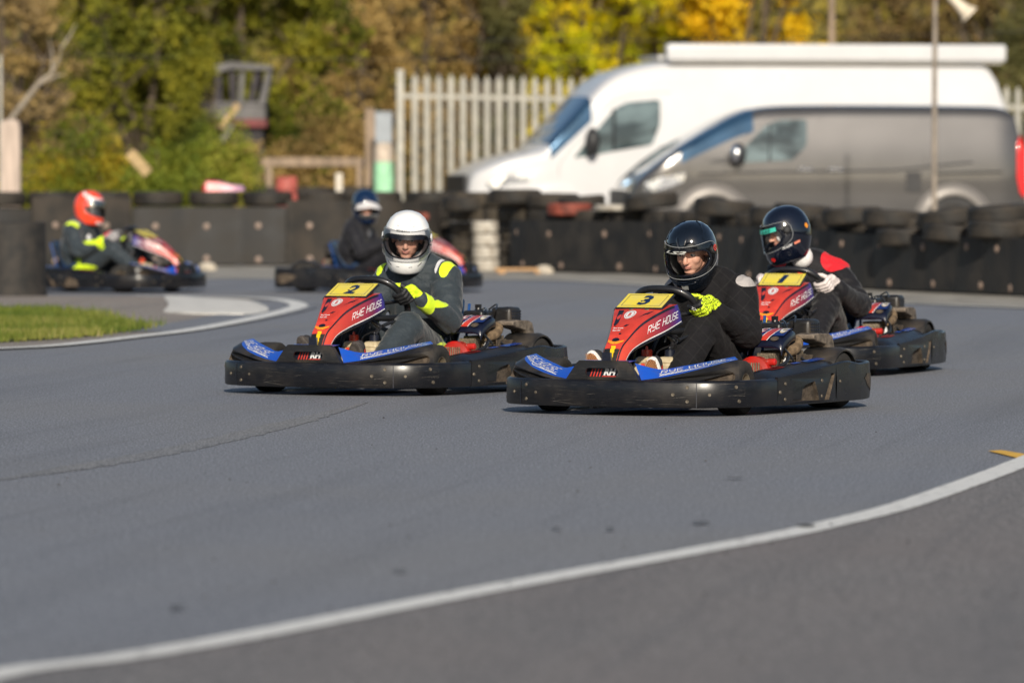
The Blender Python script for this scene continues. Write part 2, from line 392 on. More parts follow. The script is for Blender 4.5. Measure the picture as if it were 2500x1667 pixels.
    # graphic lettering on both wings and behind the oval window
    for sy in (1, -1):
        d = MB(); iB = 3; iE = 15
        def wing(u, v, sy=sy):
            uu = (iB+(iE-iB)*(u if sy > 0 else 1-u)); i = min(int(uu), len(B)-2); f = uu-i
            p = B[i].lerp(B[i+1], f).lerp(Cc[i].lerp(Cc[i+1], f), .08+.8*v)+V((.0006, 0, .0022)); return V((p.x, p.y*sy, p.z))
        put_stroke(d, 'RYE HOUSE', lambda u, v: wing(u*.85+.05, .42+v*.42), 0)
        put_text(d, 'KART RACEWAY', lambda u, v: wing(.38+u*.58, .16+v*.18), 0, .02, .3)
        for k in range(14):
            for j in range(3):
                if (k+j) % 2 == 0: poly_on(d, [(.02+k*.026, .14+j*.07), (.046+k*.026, .14+j*.07), (.046+k*.026, .21+j*.07), (.02+k*.026, .21+j*.07)], wing, 0)
        poly_on(d, [(0, .02), (.5, .02), (1, .02), (1, .08), (.5, .08), (0, .08)], wing, 0)
        d.build('lettering', m_white, nc, smooth=False)
    d = MB(); fn = patch((.917, -.09, .182), (.917, .09, .182), (.917, .09, .232), (.917, -.09, .232), .001)
    put_text(d, 'RH', lambda u, v: fn(.44+u*.40, .18+v*.68), 0, .05, .35)
    poly_on(d, [(-.1, -.1), (1.1, -.1), (1.1, 1.1), (-.1, 1.1)], lambda u, v: fn(u, v)-V((.0012, 0, 0)), 2)
    poly_on(d, [(.40, .04), (.98, .04), (.98, .14), (.40, .14)], fn, 1)
    for k in range(4): poly_on(d, [(.03+.09*k, .05), (.07+.09*k, .05), (.14+.09*k, .8), (.11+.09*k, .8)], fn, 1)
    disc_on(d, .90, .28, .06, .16, fn, 0, 12)
    d.build('badge', [m_white, m_redv, m_line], nc, smooth=False)
    # --- steering fairing
    Es = [(.893, .036, .165), (.888, .037, .235), (.848, .041, .315), (.793, .050, .362), (.695, .080, .437), (.565, .135, .500), (.455, .147, .522)]
    Ls = [(.842, .060, .165), (.836, .061, .232), (.812, .066, .272), (.772, .074, .305), (.695, .094, .334), (.570, .145, .382), (.455, .172, .430)]
    E = catmull(Es, 6); Lc = catmull(Ls, 6); NE = len(E)
    def at(c, t): i = min(int(t*(NE-1)), NE-2); return c[i].lerp(c[i+1], t*(NE-1)-i)
    b = MB()
    def ring(i):
        e, l = E[i], Lc[i]; k = V((-.022, -.012, -.006))
        mid = e.lerp(l, .5)+V((.002, .006, .002)); crown = V((e.x+.006, 0, e.z+.003))
        r = [l+k*.6, l, mid, e, V((e.x+.004, e.y*.5, e.z+.002)), crown]
        return r+[V((p.x, -p.y, p.z)) for p in (V((e.x+.004, e.y*.5, e.z+.002)), e, mid, l, l+k*.6)]
    b.loft([ring(i) for i in range(NE)], False, 0, ring_closed=False)
    for i in range(NE-1):                        # material by column: sides carry the gradient, centre is red
        for k in range(10):
            idx = i*10+k
            b.m[idx] = 2 if k in (0, 9) else (1 if k in (1, 2, 7, 8) else (0 if E[i].z > .305 else 2))
    fa = b.build('steering_fairing', [m_redv, m_side, m_dusty], K, angle=35)
    sm = fa.modifiers.new('shell', 'SOLIDIFY'); sm.thickness = .004; sm.offset = -1
    # graphics
    d = MB()
    def front(u, t, off=.004):                   # u -1..1 across, t along
        e = at(E, t); return V((e.x+.0042*(1-abs(u))+off*.6, e.y*u, e.z+.002*(1-abs(u))+off*.8))
    def side(v, t, sy=1, off=.0035):             # v 0 upper edge .. 1 lower
        e, l = at(E, t), at(Lc, t); p = e.lerp(l, v); bul = sin(pi*v)
        return V((p.x+.002*bul+off*.3, (p.y+.006*bul+off)*sy, p.z+.002*bul+off*.3))
    def strip(fn, a0, a1, t0, t1, m, n=26):      # band between two side values
        for k in range(n):
            ta = t0+(t1-t0)*k/n; tb = t0+(t1-t0)*(k+1)/n
            va0 = a0(ta) if callable(a0) else a0; va1 = a1(ta) if callable(a1) else a1
            vb0 = a0(tb) if callable(a0) else a0; vb1 = a1(tb) if callable(a1) else a1
            d.add([fn(va0, ta), fn(va1, ta), fn(vb1, tb), fn(vb0, tb)], [(0, 1, 2, 3)], m)
    for sy in (1, -1):
        S = lambda v, t, sy=sy: side(v, t, sy)
        strip(S, .0, lambda t: .10+.14*max(0, .45-t), .22, .93, 2)        # dark line along the upper edge
        strip(S, .84, .885, .10, .98, 0)                                   # white pinstripe
        strip(S, .90, 1.0, .05, 1.0, 2)
        t0, t1 = .69, .955
        def tx(u, v, S=S, sy=sy):
            uu = u if sy > 0 else 1-u
            return S(.60-.27*v, t0+(t1-t0)*uu)
        put_stroke(d, 'RYE HOUSE', tx, 0, .13)
    Fm = lambda u, t: front(u, t)
    def q(pts, m): d.add([front(u, t) for u, t in pts], [tuple(range(len(pts)))], m)
    q([(-.78, .80), (-.55, .80), (-.55, .66), (-.72, .62), (-.86, .64)], 2)          # left vent
    q([(.74, .80), (.52, .76), (-.05, .62), (.18, .62)], 2)                          # right vent
    cr = lambda u, v: front(-.42+u*.54, .70+v*.095)
    disc_on(d, .5, .5, .5, .5, cr, 0, 20, .80); disc_on(d, .5, .5, .36, .36, cr, 0, 20)
    put_text(d, 'B', lambda u, v: front(-.22+u*.14, .728+v*.038, .0052), 1, .04, .1)
    put_text(d, 'RYE HOUSE', lambda u, v: front(-.62+u*1.2, .852+v*.016), 0, .03, .3)
    put_text(d, 'KART RACEWAY', lambda u, v: front(-.2+u*.8, .834+v*.013), 0, .03, .3)
    put_text(d, 'Rye House', lambda u, v: front(-.8+u*.85, .595+v*.014), 0, .03, .3)
    put_text(d, 'Kart Club', lambda u, v: front(-.8+u*.70, .574+v*.014), 0, .03, .3)
    cx = lambda u, v: front(-.05+u, .46+v)       # orange crescent with a small dark cap
    d.add([front(-.9+1.8*k/12, .445-.055*sin(pi*k/12)) for k in range(13)]+[front(.9-1.8*k/12, .465+.01*abs(k-6)/6-.075*sin(pi*k/12)*.25) for k in range(13)], [tuple(range(26))], 3)
    disc_on(d, 0, 0, .42, .030, lambda u, v: front(-.02+u, .468+v, .006), 2, 16)
    disc_on(d, 0, 0, .12, .008, lambda u, v: front(.08+u, .545+v, .006), 2, 10)
    for k in range(6):                           # yellow strip over the dark mouth
        ta, tb = .12+k*.04, .16+k*.04
        d.add([front(.0, ta, .006), front(.52, ta, .006), front(.42, tb, .006), front(-.12, tb, .006)], [(0, 1, 2, 3)], 4)
    d.build('lettering', [m_white, m_redv, m_line, m_orangev, m_yelv], fa, smooth=False)
    b = MB()                                     # dark air mouth, framed
    b.box((.902, 0, .262), (.008, .052, .075)); b.build('air_mouth', m_line, fa, bevel=.003)
    # --- number plate
    up = V((-.895, 0, .446)); rt = V((0, 1, 0)); nn = V((.446, 0, .895))
    pc = V((.508, 0, .529)); PW, PH = .122, .070
    b = MB(); b.prism([pc-rt*PW*1.05-up*PH*1.06, pc+rt*PW*1.05-up*PH*1.06, pc+rt*PW*1.05+up*PH*1.06, pc-rt*PW*1.05+up*PH*1.06], nn*.010)
    pl = b.build('number_plate', m_line, K, bevel=.003)
    b = MB(); o1 = pc+nn*.0115
    b.prism([o1-rt*PW-up*PH, o1+rt*PW-up*PH, o1+rt*PW+up*PH, o1-rt*PW+up*PH], nn*.001)
    b.build('yellow_panel', m_yel, pl, smooth=False)
    b = MB()
    fp = patch(o1-rt*PW-up*PH, o1+rt*PW-up*PH, o1+rt*PW+up*PH, o1-rt*PW+up*PH, .0022)
    for x0, x1, y0, y1 in ((.07, .93, .10, .115), (.07, .93, .885, .90), (.07, .08, .10, .90), (.92, .93, .10, .90)): poly_on(b, [(x0, y0), (x1, y0), (x1, y1), (x0, y1)], fp)
    b.build('plate_border', m_num, pl, smooth=False)
    b = MB(); b.lathe([(.006, .0), (.006, .004), (.0005, .005)], o1+nn*.001+up*-.01+rt*-.012, n=8, rot=nn.to_track_quat('Z', 'Y').to_matrix()); b.build('screw', m_bolt, pl)
    b = MB()
    for y in (-.04, .045): b.box(pc-up*(PH+.006)+V((0, y, -.002)), (.02, .022, .014), m=0)
    b.box(pc+up*(PH+.004)+V((0, .02, .006)), (.014, .022, .012)); b.build('plate_clip', m_alu, pl, bevel=.002)
    # --- side pods, each with vertical slotted outer wall that runs round into the rear bumper
    def pod(sy):
        b = MB(); st = []
        xs = [.43, .40, .34, .26, .16, .04, -.08, -.20, -.32, -.40, -.44]
        for x in xs:
            f = (.43-x)/.87; h1 = .168+.060*f; fr = min(1, (.43-x)/.10); h2 = .150+(.045+.055*f)*sqrt(max(0, fr))*1.0
            if x < -.36: h2 -= .03*((-.36-x)/.08)
            inn = .46-.02*fr; 
            st.append([V((x, yy*sy, z)) for yy, z in ((inn+.03, .05), (inn, .08), (inn, h2-.045), (inn+.018, h2-.012), (inn+.05, h2), (.545, h2-.004), (.585, h2-.026), (.605, h1-.016), (.635, h1-.006), (.660, h1-.002), (.664, h1-.012), (.655, .06), (.64, .05))])
        b.loft(st, True, 0)
        o = b.build('side_pod', m_black, K, angle=48)
        d = MB()                                # blue and white stickers on the sloping top
        def top(u, v):
            x = .33-u*.70; f = (.43-x)/.87; h2 = .150+(.045+.055*f); a = V((x, .548, h2-.0025)); c = V((x, .492, h2+.0015)); p = a.lerp(c, v); return V((p.x, p.y*sy, p.z+.0022))
        for u0, u1, v0, v1, m in ((.72, .98, .15, 1, 0), (.55, .66, .5, 1, 0), (.14, .34, .1, .9, 2), (.16, .32, .2, .75, 3)):
            poly_on(d, [(u0, v0), (u1, v0), (u1, v1), (u0, v1)], top, m)
        put_stroke(d, 'RYE HOUSE', lambda u, v: top((.74+.22*u) if sy > 0 else (.96-.22*u), .35+v*.35), 1)
        d.build('sticker', [m_blue, m_white, m_redv, m_navy], o, smooth=False)
        return o
    for sy in (1, -1): pod(sy)
    # outer wall + rear bumper: one plan curve from the left front corner round the back
    hp = [(.415, .664), (.2, .674), (0, .678), (-.2, .672), (-.40, .660), (-.55, .645), (-.68, .618), (-.77, .570), (-.825, .49), (-.84, .40), (-.845, .2), (-.846, 0)]
    cur = catmull([(x, y, 0) for x, y in hp], 8)
    cl = [0]
    for i in range(1, len(cur)): cl.append(cl[-1]+(cur[i]-cur[i-1]).length)
    Lr = cl[-1]
    def rp(u):                                   # u metres along
        u = min(max(u, 0), Lr-1e-6)
        i = max(k for k in range(len(cl)-1) if cl[k] <= u); f = (u-cl[i])/(cl[i+1]-cl[i]); p = cur[i].lerp(cur[i+1], f)
        t = (cur[min(i+1, len(cur)-1)]-cur[max(i-1, 0)]).normalized(); return p, V((-t.y, t.x, 0))
    sgn = 1 if rp(.3)[1].y > 0 else -1
    def wall(u, z, d, sy=1):
        p, n = rp(u); n = n*sgn; bul = .006*sin(pi*min(1, max(0, (z-.04)/.17)))
        q_ = V((p.x, p.y, z))+n*(bul-d); return V((q_.x, q_.y*sy, q_.z))
    ztop = lambda u: (.172+.058*min(1, u/.72) if u < .78 else .230-.016*min(1, (u-.78)/.15) if u < .93 else .214+.006*sin((u-.93)*4))
    h1 = [(.15, .060), (.42, .056), (.395, .10), (.365, .150), (.30, .140), (.22, .125), (.15, .110)]
    h2 = [(.475, .055), (.53, .055), (.56, .12), (.60, .180), (.555, .182), (.515, .12)]
    h3 = [(1.00, .115), (1.14, .075), (1.22, .075), (1.22, .165), (1.06, .170), (.985, .145)]
    def dens(h):
        out = []
        for (a0, z0), (a1, z1) in zip(h, h[1:]+h[:1]):
            m_ = max(1, int(abs(a1-a0)/.02)+1); out += [(a0+(a1-a0)*k/m_, z0+(z1-z0)*k/m_) for k in range(m_)]
        return out
    for sy in (1, -1):
        b = MB(); n = 44; s_end = Lr
        segs = [(0, .62, [h1, h2]), (.62, .94, []), (.94, Lr, [])]
        for a, c, hh in segs:
            m_ = max(2, int((c-a)/.035)); us = [a+(c-a)*k/m_ for k in range(m_+1)]
            o_ = [(u, .045) for u in us]+[(u, ztop(u)) for u in reversed(us)]
            if hh: holes_panel(b, o_, [dens(h)[::-1] for h in hh], lambda u, z, dd: wall(u, z, dd, sy), .022, mh=1)
            else:
                zz = [0, .12, .5, .85, 1]
                b.loft([[wall(u, .045+(ztop(u)-.045)*f, 0, sy) for f in zz] for u in us], False, 0, ring_closed=False)
        gr = []
        for k in range(15):
            u = .985+.235*k/14; e_ = min(1, k/3, (14-k)/2+.25); lo_, hi_ = .128-.048*min(1, k/8), .168; md = (lo_+hi_)/2; gr.append([wall(u, md+(lo_-md)*e_, -.0012, sy), wall(u, md, -.0012, sy), wall(u, md+(hi_-md)*e_, -.0012, sy)])
        b.loft(gr, False, 1, ring_closed=False)
        us = [k*Lr/60 for k in range(61)]       # rolled top edge
        b.tube([wall(u, ztop(u)-.002, .009, sy) for u in us], .0095, 7, 0)
        b.loft([[wall(u, .045, 0, sy), wall(u, .040, .012, sy), wall(u, .05, .03, sy)] for u in us], False, 0, ring_closed=False)
        b.loft([[wall(u, ztop(u), .016, sy), wall(u, .12, .024, sy), wall(u, .05, .024, sy)] for u in us if u > .75], False, 2, ring_closed=False)
        ob = b.build('side_bumper', [m_black, m_dirt, m_dusty], K, angle=40)
        for u, z in ((.02, .105), (.07, .145), (.07, .07), (.445, .15), (.445, .075), (.66, .14)):
            p = wall(u, z, -.001, sy); _, nn2 = rp(u); nn2 = nn2*sgn; bolt(ob, p, (nn2.x, nn2.y*sy, 0))
        d = MB(); d.prism([wall(.125, .05, -.0005, sy), wall(.129, .05, -.0005, sy), wall(.129, .172, -.0005, sy), wall(.125, .172, -.0005, sy)], (0, .001*sy, 0)); d.build('seam_line', m_line, ob, smooth=False)
    # --- wheels
    def wheel(x, y, r, wd, steer=0):
        b = MB(); M = Matrix.Rotation(steer, 3, 'Z'); c = V((x, y, r)); s = 1 if y > 0 else -1; h = wd/2
        ax = [(r*.50, -h*.82), (r*.52, -h*.9), (r*.54, h*.9*1), (r*.50, h*.82)]
        b.lathe([(.012, s*h*.55), (.03, s*h*.58), (.034, s*h*.42), (r*.36, s*h*.38), (r*.42, s*h*.72), (r*.50, s*h*.93), (r*.54, s*h*.92), (r*.53, s*h*.6), (r*.49, 0), (r*.53, -s*h*.8), (r*.46, -s*h*.8), (.02, -s*h*.4)], c, 'Y', 28, rot=M)
        o = b.build('wheel', m_alu, K, angle=35)
        t = MB(); t.lathe([(r*.53, -h*.93), (r*.62, -h*1.02), (r*.78, -h*1.04), (r*.93, -h*.97), (r*.985, -h*.82), (r, -h*.5), (r, 0), (r, h*.5), (r*.985, h*.82), (r*.93, h*.97), (r*.78, h*1.04), (r*.62, h*1.02), (r*.53, h*.93), (r*.50, 0)], c, 'Y', 40, closed=True, rot=M)
        t.build('tyre', m_rubber, o, angle=50)
        t = MB()
        for k in range(3):
            a = k*2*pi/3; t.lathe([(.006, s*h*.60), (.006, s*h*.38)], c+M@V((cos(a)*.03, 0, sin(a)*.03)), 'Y', 6, rot=M)
        t.build('wheel_nut', m_steel, o)
    for y in (.49, -.49): wheel(.525, y, .130, .125, R(7))
    for y in (.465, -.465): wheel(-.525, y, .139, .18)
    # --- rear wheel covers
    for sy in (1, -1):
        b = MB(); rings = []
        for k in range(13):
            a = R(-10+k*15); r = .152
            rings.append([V((-.525+(r+dr)*cos(a), sy*yy, .139+(r+dr)*sin(a))) for yy, dr in ((.375, 0), (.375, .006), (.54, .006), (.565, -.004), (.565, -.012), (.555, -.010), (.54, 0))])
        b.loft(rings); b.build('wheel_cover', m_dusty, K, angle=40)
    # --- chassis, floor, axle, seat
    b = MB(); tr = .015
    for sy in (1, -1):
        b.tube(catmull([(.93, .17*sy, .07), (.80, .20*sy, .07), (.55, .24*sy, .07), (.2, .34*sy, .07), (-.2, .36*sy, .07), (-.55, .33*sy, .09), (-.70, .33*sy, .11)], 4), tr, 8)
        b.tube([(.30, .36*sy, .09), (.28, .60*sy, .10), (-.25, .60*sy, .10), (-.27, .36*sy, .09)], .011, 8)
        b.tube([(.52, .25*sy, .10), (.525, .42*sy, .13)], .018, 8)
    b.tube([(.93, -.17, .07), (.93, .17, .07)], tr, 8); b.tube([(.25, -.33, .07), (.25, .33, .07)], tr, 8); b.tube([(-.45, -.35, .07), (-.45, .35, .07)], tr, 8)
    b.tube([(-.525, -.5, .139), (-.525, .5, .139)], .022, 10)
    b.tube([(-.78, -.3, .13), (-.70, -.33, .11)], .012, 8); b.tube([(-.78, .3, .13), (-.70, .33, .11)], .012, 8)
    b.build('chassis_frame', m_tube, K)
    b = MB(); b.box((.55, 0, .05), (.80, .46, .004)); b.build('floor_tray', m_dusty, K)
    b = MB(); rings = []
    for x, z, wd, hh in ((.10, .10, .17, .04), (.02, .085, .19, .09), (-.12, .075, .20, .15), (-.22, .09, .205, .22), (-.30, .17, .205, .22), (-.355, .28, .20, .17), (-.39, .40, .185, .10), (-.405, .47, .165, .04)):
        r = []
        for k in range(9):
            a = pi*k/8; r.append(V((x+hh*.45*(1-sin(a))**1.3, wd*cos(a)*1.0, z+(hh*(1-sin(a))**1.6 if x > -.3 else (1-sin(a))*hh*.15))))
        rings.append(r)
    b.loft(rings, False, ring_closed=False); se = b.build('seat', m_seat, K, subsurf=1)
    q_ = se.modifiers.new('shell', 'SOLIDIFY'); q_.thickness = .006
    m_stay = mat('blue_painted_stay', (.01, .06, .22), .35, var=.2)
    for sy in (1, -1): b = MB(); b.tube([(-.39, .19*sy, .45), (-.30, .215*sy, .20), (-.26, .22*sy, .10)], .008, 6); b.build('seat_stay', m_stay, K)
    # --- steering
    Cw = V((.25, 0, .48)); ty = V((0, 1, 0)); ut = V((.7071, 0, .7071)); ft = V((.7071, 0, -.7071)); b = MB(); pts = []
    for k in range(48):
        a = 2*pi*k/48; c, s_ = cos(a), sin(a); e = 2.0/2.7
        x = .166*math.copysign(abs(c)**e, c); y = .162*math.copysign(abs(s_)**e, s_)
        if s_ < 0: y *= .85
        pts.append(Cw+ty*x+ut*y)
    b.tube(pts, .0175, 10, closed=True); sw = b.build('steering_wheel', m_tube, K)
    b = MB(); hb = Cw+ft*.03
    for a in (90, 0, 180): b.tube([hb, Cw+ty*cos(R(a))*.155+ut*sin(R(a))*.150], [.014, .009], 6)
    b.lathe([(.03, -.012), (.034, 0), (.02, .01)], hb, n=12, rot=ft.to_track_quat('Z', 'Y').to_matrix()); b.box(Cw+ut*.135+ft*.012, (.04, .06, .02), rot=Matrix.Rotation(R(-45), 3, 'Y'))
    b.build('wheel_hub', m_tube, sw)
    b = MB(); b.tube([hb, (.60, 0, .14)], .010, 8); b.tube([(.40, .10, .34), (.62, .06, .09)], .011, 8); b.tube([(.40, -.10, .34), (.62, -.06, .09)], .011, 8)
    b.tube([(.40, -.10, .34), (.44, -.05, .40), (.44, .05, .40), (.40, .10, .34)], .011, 8); b.build('steering_column', m_tube, K)
    b = MB(); b.tube(catmull([(.42, .02, .39), (.45, .13, .36), (.50, .16, .335), (.52, .08, .30), (.50, .05, .25)], 5), .004, 6)
    b.tube(catmull([(.50, .10, .34), (.49, .12, .40), (.44, .13, .42)], 5), .0045, 6); b.tube(catmull([(.46, .155, .35), (.38, .17, .37), (.30, .17, .36)], 4), .010, 8); b.build('control_cable', m_tube, K)
    # --- tanks between the legs
    for y, s_ in ((.115, 1.0), (-.01, .9)):
        b = MB(); b.box((.475, y, .165), (.13, .098*s_, .15)); b.box((.475, y, .255), (.128, .096*s_, .032), taper=.72); tk = b.build('fuel_tank', m_tank, K, bevel=.012, seg=3)
        b = MB(); b.lathe([(.026, .268), (.026, .300), (.024, .303), (.008, .303), (.006, .318), (.003, .32)], (.475, y, 0), n=16); b.build('cap', m_line if y > 0 else m_redbar, tk, angle=30)
    # --- pedals
    for sy in (1, -1):
        b = MB(); y = .135*sy
        b.tube([(.70, y-.055, .235), (.70, y+.055, .235)], .009, 8, 0); b.tube([(.70, y+.05*sy, .235), (.66, y+.05*sy, .09)], .007, 8, 0)
        b.tube([(.685, y-.04, .195), (.685, y+.05, .195)], .006, 8, 1); b.tube([(.69, y-.05*sy, .235), (.66, y-.05*sy, .09)], .006, 8, 0); b.tube([(.66, y-.06, .085), (.66, y+.06, .085)], .010, 8, 1)
        b.build('pedal', [m_redbar, m_steel], K)
    # --- engine on the kart's left, with its covers
    b = MB()
    b.box((-.24, .33, .135), (.30, .16, .11), m=0); b.box((-.30, .33, .225), (.17, .15, .12), m=0)
    for k in range(7): b.box((-.30, .33, .18+k*.014), (.19, .17, .004), m=0)
    b.box((-.14, .335, .24), (.05, .10, .07), m=0); b.lathe([(.03, .41), (.03, .44), (.012, .445)], (-.24, 0, .16), 'Y', 12, m=0)
    en = b.build('engine', m_alu, K, bevel=.004)
    b = MB(); b.lathe([(.02, -.012), (.075, -.014), (.088, .0), (.088, .05), (.07, .07), (.03, .074)], (-.055, .32, .175), 'X', 22, m=0)
    b.box((-.035, .375, .20), (.06, .03, .10), m=0); b.lathe([(.018, .39), (.018, .425), (.012, .43)], (-.035, 0, .235), 'Y', 12, m=0)
    b.build('fan_housing', m_redp, en, angle=35)
    b = MB()
    for k in range(9): b.box((.022, .262+k*.013, .175), (.008, .005, .115), m=0)
    b.build('recoil_grille', m_alu, en)
    b = MB(); b.box((-.10, .402, .16), (.05, .003, .07)); b.build('sticker', m_white, en)
    b = MB(); b.box((-.395, .245, .355), (.14, .125, .125)); tk = b.build('oil_box', m_tube, en, bevel=.016, seg=3)
    b = MB(); b.lathe([(.028, .398), (.030, .412), (.018, .418), (.016, .428)], (-.39, .245, .004), n=14)
    for k in range(3): b.box((-.39+.015*(k-1), .245, .440), (.006, .02, .018))
    b.build('cap', m_tube, tk)
    b = MB(); b.box((-.53, .335, .380), (.125, .125, .105)); af = b.build('air_filter', m_dusty, en, bevel=.02, seg=3)
    b = MB()
    for i in range(5):
        for j in range(5): b.box((-.488-i*.021, .399, .350+j*.015), (.015, .003, .008), m=0)
    for i in range(4): b.box((-.51-i*.014, .35, .4331), (.006, .03, .002), m=0)
    b.build('grille_slot', m_line, af)
    # blue cover, tapering forward and down
    cov = MB(); prof2 = [(-.275, .380), (-.25, .385), (-.21, .382), (-.16, .368), (-.11, .348), (-.085, .328), (-.078, .300)]
    rings = []
    for i, (x, z) in enumerate(prof2):
        w2 = .070+.020*min(1, i/3); rings.append([V((x, .345+w2*a, z-hh)) for a, hh in ((-1, .05), (-1, .014), (-.9, .004), (-.45, -.004), (0, -.005), (.45, -.004), (.9, .004), (1, .014), (1, .05))])
    cov.loft(rings, False, ring_closed=False)
    ec = cov.build('engine_cover', m_navy, en, subsurf=1); q_ = ec.modifiers.new('shell', 'SOLIDIFY'); q_.thickness = .004; q_.offset = 1
    d = MB()
    def ct(u, v):                                # u across -1..1 (inner to outer), v 0 back .. 1 front
        t = v*(len(prof2)-1); i = min(int(t), len(prof2)-2); f = t-i; x = prof2[i][0]*(1-f)+prof2[i+1][0]*f; z = prof2[i][1]*(1-f)+prof2[i+1][1]*f
        return V((x+.004, .345+(.070+.020*min(1, t/3))*u, z+.0095))
    for k in range(6): d.add([ct(-.95, .03+k*.1)-V((0,0,.0006)), ct(.95, .03+k*.1)-V((0,0,.0006)), ct(.95, .13+k*.1)-V((0,0,.0006)), ct(-.95, .13+k*.1)-V((0,0,.0006))], [(0, 1, 2, 3)], 3)
    for k in range(10):
        v0 = .04+k*.078; v1 = v0+.078; s0 = .06-.28*(v0**2); s1 = .06-.28*(v1**2); wv = .27-.08*v0
        for a, c, m in ((-wv-.05, -wv, 1), (-wv, wv, 0), (wv, wv+.05, 1)): d.add([ct(s0+a, v0), ct(s0+c, v0), ct(s1+c, v1), ct(s1+a, v1)], [(0, 1, 2, 3)], m)
    for cu, m1, m2 in ((-.62, 1, 0), (.66, 1, 2)):
        c0 = lambda u, v, cu=cu: ct(cu+u*.26, .36+v*.17)
        c1 = lambda u, v, cu=cu: ct(cu+u*.26, .36+v*.17)+V((.0, 0, .0008))
        disc_on(d, 0, 0, 1, 1, c0, m2 if cu < 0 else 2, 18); disc_on(d, 0, 0, .82, .82, c1, m1 if cu < 0 else 1, 18)
        for k in range(3): d.add([c1(-.55, -.3+k*.3)+V((0, 0, .0008)), c1(.55, -.3+k*.3)+V((0, 0, .0008)), c1(.55, -.18+k*.3)+V((0, 0, .0008)), c1(-.55, -.18+k*.3)+V((0, 0, .0008))], [(0, 1, 2, 3)], 0 if cu < 0 else 2)
    d.build('sticker', [m_redv, m_white, mat('cream_sticker', (.62, .50, .28), .5, var=.1), mat('deep_blue_label', (.008, .025, .14), .4, var=.2)], ec, smooth=False)
    d = MB()
    for cu in (-.55, .55): disc_on(d, cu, .76, .26, .085, lambda u, v: ct(u, v)+V((.0012, 0, .0016)), 0, 14)
    d.build('vent', m_dirt, ec, smooth=False)
    b = MB(); b.tube(catmull([(-.20, .40, .285), (-.27, .41, .29), (-.33, .40, .32), (-.38, .36, .33)], 5), [.029]*16, 12); b.build('intake_duct', m_tan, en)
    b = MB(); b.tube(catmull([(-.17, .43, .265), (-.11, .45, .235), (-.05, .44, .215), (.0, .41, .19), (.01, .38, .14)], 5), .009, 8); b.build('hose', m_tube, en); b = MB(); b.tube(catmull([(-.30, .43, .25), (-.36, .44, .22), (-.42, .42, .20)], 5), .008, 8); b.build('hose', m_tube, en)
    for pts, r_ in (([(-.42, .22, .40), (-.36, .30, .43), (-.28, .36, .41), (-.24, .40, .36)], .005), ([(-.12, .43, .30), (-.20, .44, .24), (-.24, .43, .17)], .006), ([(-.46, .27, .42), (-.44, .33, .45), (-.36, .37, .42)], .0045)):
        b = MB(); b.tube(catmull(pts, 5), r_, 6); b.build('cable', m_tube, en)
    b = MB(); b.lathe([(.005, 0), (.013, .0), (.013, .03), (.006, .034), (.005, .05)], (-.20, .40, .21), n=8); b.build('spark_plug', m_white, en)
    b = MB(); b.tube([(-.34, .26, .22), (-.45, .24, .22), (-.60, .22, .20)], [.035, .042, .038], 12); b.build('silencer', m_alu, en)
    b = MB(); b.prism([(-.26, .425, .265), (-.44, .435, .262), (-.45, .43, .175), (-.36, .425, .165), (-.27, .425, .175)], (0, .006, 0)); b.build('heat_shield', m_dirt, en, bevel=.002)
    # chain guard bracket: thick arch at the rear
    b = MB(); arch = [(-.385, .345), (-.43, .352), (-.56, .348), (-.60, .335), (-.655, .20), (-.60, .19), (-.575, .20), (-.565, .25), (-.53, .295), (-.47, .305), (-.42, .315), (-.39, .325)]
    b.prism([(x+.01, .365, z+.015) for x, z in arch], (0, .10, 0)); cg = b.build('chain_guard', mat('mud_spattered_guard', (.13, .105, .082), .8, var=.5, scale=30, bump=.4), K, bevel=.006)
    b = MB(); b.prism([(-.594, .375, .340), (-.594, .455, .340), (-.641, .455, .230), (-.641, .375, .230)], (-.003, 0, .0012)); b.build('sticker', m_redv, cg)
    return K
# ---------------- people ----------------
def cap(mb, a, b, ra, rb, n=14, sq=(1, 1), upv=None):
    """tapered capsule from a to b; sq squashes the section (side, depth)"""
    a, b = V(a), V(b); t = (b-a); L = t.length; t = t.normalized() if L > 1e-6 else V((0, 0, 1))
    u = (upv if upv is not None else (V((0, 0, 1)) if abs(t.z) < .9 else V((1, 0, 0)))); s = t.cross(u).normalized(); u = s.cross(t).normalized()
    rings = []
    for k in range(5):
        an = -pi/2+pi/2*k/5+.15; rings.append((a+t*ra*sin(an), ra*cos(an)))
    for k in range(5): f = k/4; rings.append((a.lerp(b, f), ra+(rb-ra)*f))
    for k in range(1, 6):
        an = pi/2*k/5-.15; rings.append((b+t*rb*sin(an), rb*cos(an)))
    mb.loft([[c+(s*cos(2*pi*j/n)*sq[0]+u*sin(2*pi*j/n)*sq[1])*max(r, .0005) for j in range(n)] for c, r in rings])
def ell(mb, c, r, rot=None, n=18):
    prof = []
    rings = []
    for k in range(n//2+1):
        an = -pi/2+pi*k/(n//2); rr = max(cos(an), .02); rings.append([V(c)+(rot or Matrix.Identity(3))@V((rr*cos(2*pi*j/n)*r[0], rr*sin(2*pi*j/n)*r[1], sin(an)*r[2])) for j in range(n)])
    mb.loft(rings)
